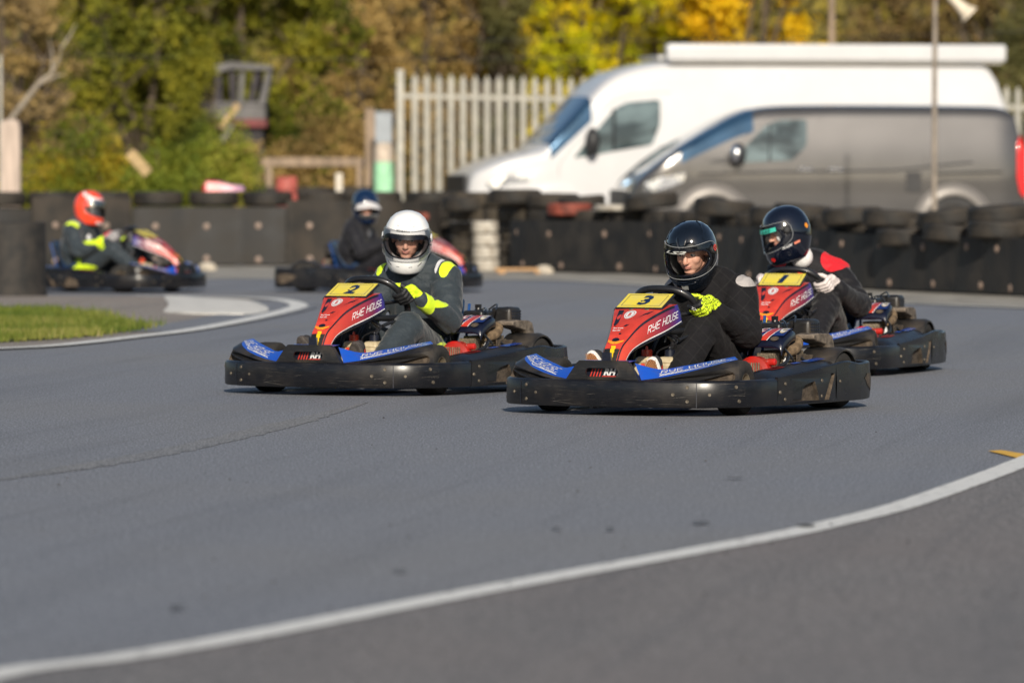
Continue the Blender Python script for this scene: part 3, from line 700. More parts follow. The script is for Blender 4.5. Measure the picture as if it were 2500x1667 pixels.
def fuse(mb, voxel, smooth=4, sf=.5):
    """weld overlapping limbs into one continuous surface"""
    me = bpy.data.meshes.new('f'); me.from_pydata(mb.v, [], mb.f)
    bm = bmesh.new(); bm.from_mesh(me); bmesh.ops.recalc_face_normals(bm, faces=bm.faces[:]); bm.to_mesh(me); bm.free()
    o = bpy.data.objects.new('f', me); C.objects.link(o)
    r = o.modifiers.new('r', 'REMESH'); r.mode = 'VOXEL'; r.voxel_size = voxel; r.adaptivity = 0
    s = o.modifiers.new('s', 'SMOOTH'); s.iterations = smooth; s.factor = sf
    bpy.context.view_layer.update(); dg = bpy.context.evaluated_depsgraph_get()
    out = bpy.data.meshes.new_from_object(o.evaluated_get(dg)); bpy.data.objects.remove(o); bpy.data.meshes.remove(me)
    return out
def put_mesh(name, me, mats, parent, pick=None):
    me.materials.clear()
    for m in mats: me.materials.append(m)
    if pick:
        for p in me.polygons: p.material_index = pick(p.center, p.normal)
    me.shade_smooth(); me.name = name
    o = bpy.data.objects.new(name, me); C.objects.link(o); o.parent = parent; return o

SW_C = V((.25, 0, .48)); SW_U = V((.7071, 0, .7071)); SW_F = V((.7071, 0, -.7071))
def hand(sy, phi, mats, parent, pick):
    """gloved hand closed on the rim of the steering wheel; phi = degrees up from the side of the wheel"""
    a_ = R(phi); Y = V((0, sy, 0)); o = (Y*cos(a_)+SW_U*sin(a_)).normalized(); t = (SW_U*cos(a_)-Y*sin(a_)).normalized(); f = SW_F
    g = SW_C+o*.163
    L = lambda oo, ff, tt: g+o*oo+f*ff+t*tt
    mb = MB(); lens = [.92, 1.0, .97, .82]; rad = [.0108, .0112, .0108, .0095]
    for i in range(4):
        tt = .033-.0215*i; l = lens[i]; r = rad[i]
        pts = [L(.052, -.004+.002*i, tt*1.08), L(.040*l+.006, .024*l, tt), L(.006, .034*l, tt*.97), L(-.022*l, .026*l, tt*.95-.003), L(-.034*l, .008*l, tt*.92-.005)]
        rr = [r*1.18, r*1.12, r*1.02, r*.96, r*.86]
        for k in range(4): cap(mb, pts[k], pts[k+1], rr[k], rr[k+1], 10)
    for i in range(4): cap(mb, L(.050, -.006, .034-.0215*i), L(.056, -.048, .010-.014*i), .0135, .015, 10)     # back of the hand
    cap(mb, L(.040, -.030, .018), L(.040, -.034, -.030), .018, .018, 10)                                       # heel of the hand
    cap(mb, L(.040, -.030, .020), L(.018, -.030, .046), .014, .0125, 10); cap(mb, L(.018, -.030, .046), L(-.004, -.022, .062), .0125, .0105, 10); cap(mb, L(-.004, -.022, .062), L(-.016, -.010, .078), .0105, .0085, 10)  # thumb along the rim
    wr = L(.058, -.052, -.040); fw = L(.066, -.040, -.105)
    cap(mb, L(.053, -.046, -.004), wr, .029, .026, 12, sq=(1, .8)); cap(mb, wr, fw, .027, .033, 12)
    me = fuse(mb, .0034, 2, .5)
    inv = lambda c: ((c-g).dot(o), (c-g).dot(f), (c-g).dot(t))
    put_mesh('glove', me, mats, parent, lambda c, n: pick(*inv(c), n))
    return wr, fw

def helmet_ring(z):
    T = [(.150, .0, .0, .0), (.1485, .020, .025, .020), (.143, .045, .052, .042), (.130, .074, .084, .070), (.108, .100, .112, .093), (.078, .119, .131, .110), (.04, .132, .143, .121), (0, .139, .147, .1255), (-.04, .144, .143, .1245), (-.08, .150, .130, .117), (-.115, .151, .112, .108), (-.145, .143, .094, .098), (-.160, .132, .086, .090), (-.166, .120, .078, .080)]
    for i in range(len(T)-1):
        a, b = T[i], T[i+1]
        if a[0] >= z >= b[0]:
            f = (a[0]-z)/(a[0]-b[0]); p0 = T[max(i-1, 0)]; p3 = T[min(i+2, len(T)-1)]
            return [a[k]+(b[k]-a[k])*f for k in (1, 2, 3)]
    return T[-1][1:] if z < 0 else (0, 0, 0)
def hp(az, z, off=0):
    Fv, Bv, Wv = helmet_ring(z); c, s = cos(az), sin(az); e = 2/2.15
    x = (Fv if c > 0 else Bv)*math.copysign(abs(c)**e, c); y = Wv*math.copysign(abs(s)**e, s); p = V((x, y, z))
    if off: p += V((c, s, z/.16*.8)).normalized()*off
    return p
def port(az, top, bot, amax):
    """vertical limits of the eye port at this azimuth"""
    k = min(1, abs(az)/amax); r = sqrt(max(0, 1-k**5)); mid = (top+bot)/2+.012*k*k; h = (top-bot)/2
    return mid+h*r+(-.012*k*k if True else 0), mid-h*r+.02*k*k*r
def make_helmet(parent, M, mats, visor_mat, top=.048, bot=-.070, amax=R(70), open_up=0, scale=1.0, extra=None, pick=None, shade=None, vis_label=None):
    NA, top_, = 120, top
    sh = MB(); cols = []
    azs = [-pi+2*pi*k/NA for k in range(NA)]
    zu = [.1495, .148, .144, .138, .130, .120, .108, .095, .080, .066]; rows_u = 5; rows_l = 6
    zl = [-.100, -.118, -.135, -.150, -.160, -.166]
    grid = []
    for az in azs:
        if abs(az) < amax: t, b_ = port(az, top, bot, amax)
        else: t = b_ = (top+bot)/2+.006
        col = [z for z in zu]
        col += [zu[-1]+(t-zu[-1])*k/5 for k in range(1, 6)]
        nb = 6; mid = [t+(b_-t)*k/nb for k in range(1, nb)]
        if abs(az) >= amax:
            tt, bb = top*.6, bot*.6; mid = None
        col2 = [b_+(zl[0]-b_)*k/4 for k in range(0, 5)]
        grid.append((col, col2, t, b_))
    n1, n2 = len(grid[0][0]), len(grid[0][1])+len(zl)-1
    U = [[hp(az, z) for z in g[0]] for az, g in zip(azs, grid)]
    D = [[hp(az, z) for z in g[1]+zl[1:]] for az, g in zip(azs, grid)]
    vs = [p for c in U for p in c]; o1 = len(vs); vs += [p for c in D for p in c]; fs = []
    for i in range(NA):
        j = (i+1) % NA
        for k in range(n1-1): fs.append((i*n1+k, j*n1+k, j*n1+k+1, i*n1+k+1))
        for k in range(n2-1): fs.append((o1+i*n2+k, o1+j*n2+k, o1+j*n2+k+1, o1+i*n2+k+1))
    vs.append(V((0, 0, .150))); a = len(vs)-1
    for i in range(NA): fs.append((i*n1, a, ((i+1) % NA)*n1))
    sh.add(vs, fs)
    me = bpy.data.meshes.new('helmet'); me.from_pydata([tuple(M@(p*scale)) for p in vs], [], fs)
    bm = bmesh.new(); bm.from_mesh(me); bmesh.ops.remove_doubles(bm, verts=bm.verts[:], dist=.0004); bmesh.ops.recalc_face_normals(bm, faces=bm.faces[:]); bm.to_mesh(me); bm.free()
    Mi = M.inverted()
    o = put_mesh('helmet', me, mats, parent, (lambda c, n: pick((Mi@c)/scale, (Mi.to_3x3()@n))) if pick else None)
    so_ = o.modifiers.new('shell', 'SOLIDIFY'); so_.thickness = .022; so_.offset = 1 if False else -1; so_.material_offset = len(mats); so_.material_offset_rim = 0
    me.materials.append(m_lining)
    so_.material_offset = len(mats)
    T = lambda p: M@(p*scale)
    # rubber trim round the eye port
    loop = []; m_ = 40
    for k in range(m_+1): az = -amax+2*amax*k/m_; loop.append(hp(az, port(az, top, bot, amax)[0], .001))
    for k in range(m_-1, 0, -1): az = -amax+2*amax*k/m_; loop.append(hp(az, port(az, top, bot, amax)[1], .001))
    tb = MB(); tb.tube([T(p) for p in loop], .0042, 6, closed=True); tb.build('port_trim', m_line, o)
    tb = MB(); tb.tube([T(hp(2*pi*k/40, -.164, -.002)) for k in range(40)], .0055, 6, closed=True); tb.build('neck_trim', m_line, o)
    # visor
    vb = MB(); rows = 9; colsn = 48; am2 = amax+R(22); rot = Matrix.Rotation(-open_up, 4, 'Y')
    rings = []
    for k in range(colsn+1):
        az = -am2+2*am2*k/colsn; kk = abs(az)/am2; t, b_ = top+.020, bot-.012
        hh = sqrt(max(.0, 1-kk**4)); cz = (t+b_)/2*(1-kk**2)+(.012)*kk**2; half = (t-b_)/2*(.30+.70*hh)
        col = []
        for r in range(rows+1):
            z = cz+half*(1-2*r/rows)
            col.append(T(rot@hp(az, z, .0075+.002*(1-kk))))
        rings.append(col)
    vb.loft(rings, False, ring_closed=False)
    if visor_mat is None:
        if extra: extra(o, lambda p: M@(p*scale))
        return o
    vis = vb.build('visor', visor_mat, o, label=vis_label)
    ed = MB(); lp = [r[0] for r in rings]+[r for r in rings[-1][1:-1]]+[r[-1] for r in reversed(rings)]+[r for r in reversed(rings[0][1:-1])]
    ed.tube(lp, .0016, 5, closed=True); ed.build('visor_edge', m_visedge, vis)
    for s in (1, -1):
        pv = MB(); c = T(hp(s*R(83), .018, .006)); q = (T(hp(s*R(83), .018, .05))-c).normalized().to_track_quat('Z', 'Y').to_matrix()
        pv.lathe([(.001, .006), (.012, .006), (.020, .003), (.024, -.003), (.024, -.010)], c, n=18, rot=q); pv.build('pivot_cap', mats[0] if not shade else shade, vis)
    if extra: extra(o, T)
    return o
def make_head(parent, M, skin, neck=None, hood=False):
    """head, face and neck as one surface"""
    mb = MB()
    ell(mb, (-.010, 0, .030), (.092, .074, .092)); ell(mb, (.018, 0, -.030), (.066, .058, .070))
    cap(mb, (.030, 0, -.072), (.052, 0, -.080), .030, .024, 14, sq=(1.25, .8))     # jaw and chin
    ell(mb, (.070, 0, .030), (.020, .055, .014))                                    # brow
    cap(mb, (.080, 0, .016), (.100, 0, -.022), .0085, .0125, 12)                    # nose
    for s in (1, -1):
        ell(mb, (.092, .011*s, -.026), (.009, .008, .007)); ell(mb, (.046, .034*s, -.018), (.030, .026, .030))      # nostrils, cheeks
        ell(mb, (-.010, .075*s, .0), (.018, .010, .030))
    ell(mb, (.080, 0, -.048), (.010, .022, .0052)); ell(mb, (.079, 0, -.0585), (.010, .019, .0055))  # lips
    cap(mb, (-.03, 0, -.05), (-.045, 0, -.17), .058, .066, 16)                     # neck
    me = fuse(mb, .0042, 7, .5)
    for v in me.vertices:                                                          # eye sockets
        for s in (1, -1):
            d = (V((v.co.x*.6, v.co.y, v.co.z))-V((.085*.6, .031*s, .012))).length
            if d < .024: v.co.x -= .009*(1-d/.024)
        v.co = M@v.co
    Mi = M.inverted()
    def pick(c, n):
        c = Mi@c
        if c.z < -.085 or (hood and (abs(c.y) > .043 or c.z > .045 or c.z < -.06)): return 3
        if c.x > .077 and abs(c.y) < .022 and -.066 < c.z < -.043: return 1
        if c.x > .07 and .012 < abs(c.y) < .050 and .022 < c.z < .031: return 2
        return 0
    o = put_mesh('body', me, [skin, m_lip, m_brow, neck or m_lining], parent, pick)
    for s in (1, -1):
        e = MB(); ell(e, M@V((.0665, .031*s, .011)), (.0125, .0125, .0125)); 
        ey = e.build('eye', m_eyew, o)
        e = MB(); c = M@V((.0665, .031*s, .011)); d = (M.to_3x3()@V((1, -.0*s, -.05))).normalized()
        e.lathe([(.0005, .0134), (.003, .0132), (.0058, .0115)], c, n=12, rot=d.to_track_quat('Z', 'Y').to_matrix()); e.build('iris', m_iris, ey)
        e = MB(); e.tube([M@V((.074, (.031+dy)*s, .0195-abs(dy)*.18)) for dy in (-.015, -.007, 0, .007, .014)], [.003, .004, .004, .004, .003], 6); e.build('eyelid', skin, o)
    return o
def folds(me, amp, seed, spots):
    """cloth creases: ridged noise, stronger where the cloth bunches"""
    ofs = V((seed*3.1, seed*1.7, 0))
    src = [(v.co.copy(), v.normal.copy()) for v in me.vertices]; out = []
    for c, nr in src:
        k = .5
        for (s, r) in spots: k += 1.1*max(0, 1-(c-s).length/r)
        w1 = noise.noise(c*5+ofs)*.9
        q = V((c.x*6+c.z*5+w1, c.y*11, c.z*15-c.x*9+w1))+ofs
        n = 1-abs(noise.noise(q))*2.4; n2 = 1-abs(noise.noise(q*2.1+V((5, 0, 0))))*2.4; big = noise.noise(c*6.5+ofs)
        out.append(c+nr*(amp*(k*(n*1.0-.25+n2*.45)+big*1.2)))
    me.vertices.foreach_set('co', [x for c in out for x in c]); me.update()
m_lining = mat('helmet_lining', (.02, .02, .022), .95, var=.3, scale=80, sheen=.3)
m_visedge = mat('visor_rim', (.28, .29, .30), .2, var=.1)
m_skin = mat('skin', (.74, .42, .31), .5, var=.10, scale=30, col2=(.68, .34, .24), spec=.35)
m_lip = mat('lips', (.56, .24, .19), .45, var=.1); m_brow = mat('eyebrow', (.10, .05, .03), .9, var=.2)
m_eyew = mat('eye_white', (.6, .58, .55), .2, var=.05); m_iris = mat('iris', (.03, .04, .05), .1, var=.1)
def patch_mat(name, base, patches, rough=.6, sheen=0, bump=.3, bscale=120, coat=0, quilt=None, var=.12, M=None, noisecol=None, spec=.4):
    """cloth or paint with sewn-on / painted areas; each area an ellipsoid (centre, radii, colour) in the object's own space"""
    m, nt, b = new_mat(name); N = nt.nodes; L = nt.links
    tc = N.new('ShaderNodeTexCoord'); nz = N.new('ShaderNodeTexNoise'); nz.inputs['Scale'].default_value = 12; nz.inputs['Detail'].default_value = 5
    L.new(tc.outputs['Object'], nz.inputs['Vector'])
    cr = N.new('ShaderNodeValToRGB'); e = cr.color_ramp.elements; e[0].position = .35; e[1].position = .65
    e[0].color = (*[c*(1-var) for c in base], 1); e[1].color = (*[c*(1+var) for c in base], 1); L.new(nz.outputs[0], cr.inputs[0]); cur = cr.outputs[0]
    src = tc.outputs['Object']
    if M is not None:                            # work in the helmet's own frame
        mi = M.inverted(); loc, q, _ = mi.decompose(); mp = N.new('ShaderNodeMapping'); mp.inputs['Location'].default_value = loc; mp.inputs['Rotation'].default_value = q.to_euler(); L.new(src, mp.inputs[0]); src = mp.outputs[0]
    if quilt:
        sx = N.new('ShaderNodeSeparateXYZ'); L.new(src, sx.inputs[0]); last = None
        for sg in (1, -1):
            a = N.new('ShaderNodeMath'); a.operation = 'MULTIPLY_ADD'; a.inputs[1].default_value = sg*.8; L.new(sx.outputs[1], a.inputs[0]); L.new(sx.outputs[2], a.inputs[2])
            a1 = N.new('ShaderNodeMath'); a1.operation = 'MULTIPLY_ADD'; a1.inputs[1].default_value = -sg*.6; L.new(sx.outputs[0], a1.inputs[0]); L.new(a.outputs[0], a1.inputs[2])
            c_ = N.new('ShaderNodeMath'); c_.operation = 'PINGPONG'; c_.inputs[1].default_value = .045; L.new(a1.outputs[0], c_.inputs[0])
            d = N.new('ShaderNodeMath'); d.operation = 'LESS_THAN'; d.inputs[1].default_value = .0011; L.new(c_.outputs[0], d.inputs[0])
            if last is None: last = d.outputs[0]
            else: mxm = N.new('ShaderNodeMath'); mxm.operation = 'MAXIMUM'; L.new(last, mxm.inputs[0]); L.new(d.outputs[0], mxm.inputs[1]); last = mxm.outputs[0]
        mx = N.new('ShaderNodeMix'); mx.data_type = 'RGBA'; mx.inputs[7].default_value = (*quilt, 1); L.new(last, mx.inputs[0]); L.new(cur, mx.inputs[6]); cur = mx.outputs[2]
    for c, r, col in patches:
        s = N.new('ShaderNodeVectorMath'); s.operation = 'SUBTRACT'; s.inputs[1].default_value = c; L.new(src, s.inputs[0])
        d = N.new('ShaderNodeVectorMath'); d.operation = 'DIVIDE'; d.inputs[1].default_value = r; L.new(s.outputs[0], d.inputs[0])
        l = N.new('ShaderNodeVectorMath'); l.operation = 'LENGTH'; L.new(d.outputs[0], l.inputs[0])
        t = N.new('ShaderNodeMath'); t.operation = 'LESS_THAN'; t.inputs[1].default_value = 1; L.new(l.outputs['Value'], t.inputs[0])
        mx = N.new('ShaderNodeMix'); mx.data_type = 'RGBA'; mx.inputs[7].default_value = (*col, 1); L.new(t.outputs[0], mx.inputs[0]); L.new(cur, mx.inputs[6]); cur = mx.outputs[2]
    L.new(cur, b.inputs['Base Color']); b.inputs['Roughness'].default_value = rough; b.inputs['Coat Weight'].default_value = coat; b.inputs['Coat Roughness'].default_value = .03
    b.inputs['Sheen Weight'].default_value = sheen; b.inputs['Specular IOR Level'].default_value = spec if coat else .22
    if bump:
        n2 = N.new('ShaderNodeTexNoise'); n2.inputs['Scale'].default_value = 26 if sheen or quilt else bscale; n2.inputs['Detail'].default_value = 3; n2.inputs['Distortion'].default_value = 1.2; L.new(tc.outputs['Object'], n2.inputs['Vector'])
        bp = N.new('ShaderNodeBump'); bp.inputs['Strength'].default_value = bump*1.8; bp.inputs['Distance'].default_value = .012; L.new(n2.outputs[0], bp.inputs['Height']); L.new(bp.outputs[0], b.inputs['Normal'])
    return m
m_scrawl = mat('yellow_black_print', (.012, .014, .008), .7, col2=(.62, .80, .02), lo=.425, hi=.455, scale=150, detail=2, bump=.3, bscale=200)
m_hivis = mat('hi_vis_fabric', (.66, .88, .02), .7, var=.08, scale=40, bump=.2, bscale=200)
m_gblack = mat('black_glove', (.014, .014, .016), .6, var=.3, scale=60, bump=.3, bscale=200)
m_gwhite = mat('white_glove', (.70, .62, .60), .7, var=.12, scale=60, bump=.3, bscale=200)
m_gred = mat('red_glove', (.60, .015, .02), .6, var=.2, scale=60, bump=.2)
m_ggrey = mat('grey_glove', (.28, .27, .28), .7, var=.3, scale=60, bump=.2)
m_gum = mat('gum_sole', (.24, .095, .035), .7, var=.2, scale=40, bump=.3)
m_sole = mat('dark_sole', (.07, .06, .055), .7, var=.3, scale=40, bump=.3)
m_foxing = mat('white_rubber', (.78, .76, .72), .5, var=.06, scale=40)
m_balaclava = mat('white_balaclava', (.75, .73, .72), .8, var=.08, scale=60, bump=.2)
m_pink = mat('pink_tag', (.85, .05, .35), .6, var=.1)

def make_person(K, cfg):
    Pn = empty('person', K.location, K.rotation_euler.z, label=cfg['label'], cat='person', group='drivers seated in the go-karts')
    hx, hy, hz = cfg.get('head', (-.07, 0, .775)); lean = cfg.get('lean', 0); rs_ = cfg.get('rise', 0)
    M = Matrix.Translation((hx, hy, hz)) @ Matrix.Rotation(R(cfg['yaw']), 4, 'Z') @ Matrix.Rotation(R(cfg['pitch']), 4, 'Y') @ Matrix.Rotation(R(cfg.get('roll', 0)), 4, 'X')
    hb = cfg.get('hands', ((1, 12), (-1, 12))); wr = {}
    for sy, phi in hb: wr[sy] = hand(sy, phi, cfg['glove'], Pn, cfg['gpick'])
    mb = MB(); ly = lean
    ell(mb, (-.21, 0, .175), (.15, .175, .125)); cap(mb, (-.235, ly*.2, .20), (-.225, ly*.6, .40+rs_), .158, .168, 24, sq=(1.02, .82)); cap(mb, (-.225, ly*.6, .40+rs_), (-.185, ly, .545+rs_), .170, .165, 24, sq=(1.18, .78))
    cap(mb, (-.18, ly-.13, .568+rs_), (-.18, ly+.13, .568+rs_), .092, .092, 18); cap(mb, (-.17, ly, .60+rs_), (hx*.4-.11, hy*.6+ly*.4, .672+rs_), .088, .066, 18)
    spots = []
    for sy in (1, -1):
        sh = V((-.175, ly+.165*sy, .562+rs_)); el = V(cfg.get('elbow', (-.055, .262, .372))); el.y *= sy; el.y += ly*.5; w_, f_ = wr.get(sy, (V((.14, .25*sy, .46)), V((.12, .26*sy, .43))))
        cap(mb, sh, el, .088, .069, 18); cap(mb, el, f_, .070, .046, 18); cap(mb, f_, f_.lerp(w_, .35), .046, .040, 16)
        spots += [(el, .14), (sh, .13)]
        kn = V(cfg.get('knee', (.255, .180, .385))); kn.y *= sy; an = V((.605, .190*sy, .130))
        cap(mb, (-.16, .10*sy, .175), kn, .105, .082, 20); cap(mb, kn, an, .079, .055, 18); spots += [(kn, .15), (an, .10)]
    spots += [(V((-.10, 0, .26)), .22)]
    me = fuse(mb, .0085, 5, .5); folds(me, .0075, cfg['seed'], spots)
    put_mesh('racing_suit', me, [cfg['suit']], Pn)
    make_head(Pn, M, m_skin, cfg.get('hood') or m_gblack, bool(cfg.get('hood')))
    make_helmet(Pn, M, cfg['helmet'], cfg['visor'], extra=cfg.get('extra'), open_up=R(cfg.get('open', 0)), top=cfg.get('ptop', .048), bot=cfg.get('pbot', -.070), shade=cfg.get('pivot'))
    mm, dk = cfg['shoe']
    for sy in (1, -1):
        toe = V((.735, .165*sy, .285+.025*(sy < 0))); heel = V((.655, .135*sy, .085+.02*(sy < 0))); up = (toe-heel).normalized(); sd = V((0, 1, 0)); n = sd.cross(up).normalized()
        if n.x < 0: n = -n
        ln = (toe-heel).length
        def outline(g):                          # sole outline
            out = []
            for k in range(22):
                a = 2*pi*k/22; u = (1-cos(a))/2; wd = (.034+.014*sin(u*pi*.9+.3) if u > .1 else .034)*abs(sin(a))**.62; out.append((u*ln*1.0, (wd+g)*(1 if sin(a) >= 0 else -1)))
            return out
        b = MB(); o0 = heel+n*.012
        b.prism([o0+up*u+sd*v for u, v in outline(0)], n*.022, 0); so = b.build('shoe', [mm, cfg['upper']], Pn, bevel=.003)
        b = MB(); b.prism([o0+n*.0222+up*(u*.93+.008)+sd*v*.86 for u, v in outline(0)], n*.003); sl_ = b.build('sole', dk, so)
        b = MB()
        for k in range(-6, 14):                  # waffle tread
            for g in (1, -1):
                pts = []
                for j in range(12):
                    u = k*.017+j*.012; v = g*(-.045+j*.008)
                    if .012 < u < ln*.97 and abs(v) < (.030+.008*sin(u/ln*pi*.9)): pts.append(o0+n*.0262+up*u+sd*v)
                if len(pts) > 1: b.tube(pts, .0013, 4)
        if cfg.get('waffle'): b.build('tread', m_foxing if False else m_treadline, sl_)
        b = MB(); cap(b, heel+n*-.02+up*.03, heel+up*ln*.80+n*-.012, .043, .034, 16, sq=(1, 1)); cap(b, heel+n*-.02+up*.04, heel+V((-.05, 0, .07)), .042, .045, 16)
        me2 = fuse(b, .006, 3); put_mesh('shoe_upper', me2, [cfg['upper']], so)
    if cfg.get('collar'):
        b = MB()
        n_ = 28
        rings = []
        for dz, rr in ((.0, .098), (.035, .090), (.07, .080), (.06, .072)):
            rings.append([V((-.155+dz*.4+rr*.95*cos(2*pi*k/n_), ly+rr*1.1*sin(2*pi*k/n_), .612+dz+.01*cos(2*pi*k/n_))) for k in range(n_)])
        b.loft(rings, False); b.build('collar', cfg['collar'], Pn)
    return Pn, M
m_treadline = mat('sole_groove', (.45, .22, .10), .7, var=.1)
def on_helmet(T, az0, az1, z0, z1, off): return lambda u, v: T(hp(az0+(az1-az0)*u, z0+(z1-z0)*v, off))
# ---------------- surroundings ----------------
def asphalt(name, c1, c2, brown, grain=1.0, blotch=.6, rough=.72):
    m, nt, b = new_mat(name); N = nt.nodes; L = nt.links; tc = N.new('ShaderNodeTexCoord')
    def nz(scale, det, st=(1, 1, 1), rot=0):
        mp = N.new('ShaderNodeMapping'); mp.inputs['Scale'].default_value = st; mp.inputs['Rotation'].default_value = (0, 0, rot); L.new(tc.outputs['Object'], mp.inputs[0])
        n = N.new('ShaderNodeTexNoise'); n.inputs['Scale'].default_value = scale; n.inputs['Detail'].default_value = det; L.new(mp.outputs[0], n.inputs['Vector']); return n.outputs[0]
    def ramp(src, a, b_, ca, cb):
        cr = N.new('ShaderNodeValToRGB'); cr.color_ramp.elements[0].position = a; cr.color_ramp.elements[1].position = b_; cr.color_ramp.elements[0].color = (*ca, 1); cr.color_ramp.elements[1].color = (*cb, 1); L.new(src, cr.inputs[0]); return cr.outputs[0]
    def mix(f, a, b_, mode='MIX', k=None):
        mx = N.new('ShaderNodeMix'); mx.data_type = 'RGBA'; mx.blend_type = mode
        if k is not None:
            mr = N.new('ShaderNodeMapRange'); mr.inputs[1].default_value, mr.inputs[2].default_value = k[0], k[1]; mr.inputs[4].default_value = k[2]; L.new(f, mr.inputs[0]); f = mr.outputs[0]
        L.new(f, mx.inputs[0])
        for s, v in ((6, a), (7, b_)):
            if isinstance(v, tuple): mx.inputs[s].default_value = (*v, 1)
            else: L.new(v, mx.inputs[s])
        return mx.outputs[2]
    g1 = nz(215*grain, 2, (1, .16, 1)); base = ramp(g1, .36, .66, c1, c2)
    def along(scale, det, st):                   # noise drawn out along the driving direction
        m1 = N.new('ShaderNodeMapping'); m1.inputs['Rotation'].default_value = (0, 0, R(8)); L.new(tc.outputs['Object'], m1.inputs[0])
        m2 = N.new('ShaderNodeMapping'); m2.inputs['Scale'].default_value = st; L.new(m1.outputs[0], m2.inputs[0])
        n = N.new('ShaderNodeTexNoise'); n.inputs['Scale'].default_value = scale; n.inputs['Detail'].default_value = det; n.inputs['Distortion'].default_value = .3; L.new(m2.outputs[0], n.inputs['Vector']); return n.outputs[0]
    base = mix(nz(.35, 5, (1, .55, 1), .5), base, brown, k=(.45, .72, blotch))
    base = mix(nz(120*grain, 2, (1, .3, 1)), base, tuple(min(1, c*1.6) for c in c2), k=(.62, .70, .7))           # pale chips
    base = mix(nz(90*grain, 2, (1, .3, 1)), base, (.02, .02, .022), k=(.64, .72, .6))                          # dark pits
    base = mix(along(1.0, 6, (2.2, .10, 1)), base, (.07, .071, .078), k=(.50, .75, .30))       # rubbered-in driving line
    base = mix(along(1.0, 8, (7, .16, 1)), base, (.07, .07, .076), k=(.60, .74, .22))          # tyre streaks
    L.new(base, b.inputs['Base Color'])
    r = N.new('ShaderNodeMapRange'); r.inputs[3].default_value = rough-.08; r.inputs[4].default_value = rough+.12; L.new(g1, r.inputs[0]); L.new(r.outputs[0], b.inputs['Roughness'])
    bp = N.new('ShaderNodeBump'); bp.inputs['Strength'].default_value = .3; bp.inputs['Distance'].default_value = .002; L.new(g1, bp.inputs['Height']); L.new(bp.outputs[0], b.inputs['Normal'])
    b.inputs['Specular IOR Level'].default_value = .5
    return m
m_asph = asphalt('track_asphalt', (.095, .101, .117), (.285, .293, .326), (.215, .20, .18), .6, .5)
m_asph2 = asphalt('runoff_asphalt', (.105, .098, .095), (.245, .228, .222), (.19, .16, .148), .6)
m_apron = asphalt('apron_tarmac', (.20, .17, .145), (.34, .295, .255), (.28, .23, .19), .4)
m_verge = mat('worn_concrete', (.30, .28, .245), .9, var=.3, scale=3, bump=.4, bscale=60)
m_soil = mat('parking_ground', (.09, .08, .065), .95, var=.3, scale=2, bump=.4, bscale=20)
m_paint = mat('white_line_paint', (.76, .75, .72), .6, scale=16, col2=(.30, .29, .28), lo=.60, hi=.68, detail=8, bump=.5, bscale=120)
m_ypaint = mat('yellow_line_paint', (.75, .42, .03), .6, var=.15, scale=9)
def sheet(name, pts, z, m, kind='structure'):
    b = MB(); b.add([(p.x, p.y, z) for p in pts], [tuple(range(len(pts)))]); o = b.build(name, m, smooth=False); o['kind'] = kind; return o
b = MB(); n = 24
b.add([(x*700/n-350, y*700/n-100, -.012) for y in range(n+1) for x in range(n+1)], [(j*(n+1)+i, j*(n+1)+i+1, (j+1)*(n+1)+i+1, (j+1)*(n+1)+i) for j in range(n) for i in range(n)])
tag(b.build('ground', m_soil, smooth=False), kind='structure')
sheet('track', [V((-30, -30, 0)), V((30, -30, 0)), V((30, 100, 0)), V((-30, 100, 0))], 0, m_asph)
def ribbon(name, px, wdt, z, m, jitter=0, world=False, cat=None, label=None):
    c = [V(p) if world else G(*p) for p in px]; c = catmull(c, 14); vs = []; fs = []
    for i, p in enumerate(c):
        t = (c[min(i+1, len(c)-1)]-c[max(i-1, 0)]).normalized(); n = V((-t.y, t.x, 0))
        tp = max(.02, min(1, i/14, (len(c)-1-i)/14)) if name == 'tyre_mark' else 1
        wl = tp*wdt/2*(1+jitter*noise.noise(V((i*.9, 1, 0)))); wr_ = tp*wdt/2*(1+jitter*noise.noise(V((i*.9, 7, 0))))
        vs += [p+n*wl+V((0, 0, z)), p-n*wr_+V((0, 0, z))]
    fs = [(2*i, 2*i+1, 2*i+3, 2*i+2) for i in range(len(c)-1)]
    b = MB(); b.add(vs, fs); o = b.build(name, m, smooth=False); o['kind'] = 'structure'; return o
outer = [(-700, 1860), (-300, 1735), (0, 1650), (282, 1613), (595, 1560), (957, 1489), (1276, 1428), (1595, 1369), (1860, 1320), (1967, 1298), (2179, 1246), (2339, 1192), (2500, 1131), (2650, 1065), (2780, 990), (2850, 930), (2880, 880)]
edge = catmull([G(*p) for p in outer], 6)
sheet('runoff_pavement', edge+[V((14, edge[-1].y, 0)), V((14, -5, 0)), V((-6, -5, 0)), V((-6, edge[0].y, 0))], .004, m_asph2)
ribbon('edge_line_marking', outer, .125, .008, m_paint, .10)
b = MB(); yp = [G(2413, 1103), G(2445, 1101), G(2500, 1110), G(2620, 1131), G(2620, 1147), G(2500, 1124), G(2455, 1113)]
b.add([(p.x, p.y, .005) for p in yp], [tuple(range(7))]); tag(b.build('yellow_marking', m_ypaint, smooth=False), kind='structure')
inner = [(-260, 866), (0, 854), (102, 849), (204, 840), (340, 824), (442, 812), (544, 795), (646, 774), (712, 757), (730, 748), (704, 738), (646, 731), (544, 727), (440, 725.5), (330, 724)]
ci = catmull([G(*p) for p in inner], 6)
sheet('infield_apron', [V((-14, ci[0].y, 0))]+ci+[V((-14, ci[-1].y+1.5, 0))], .004, m_apron)
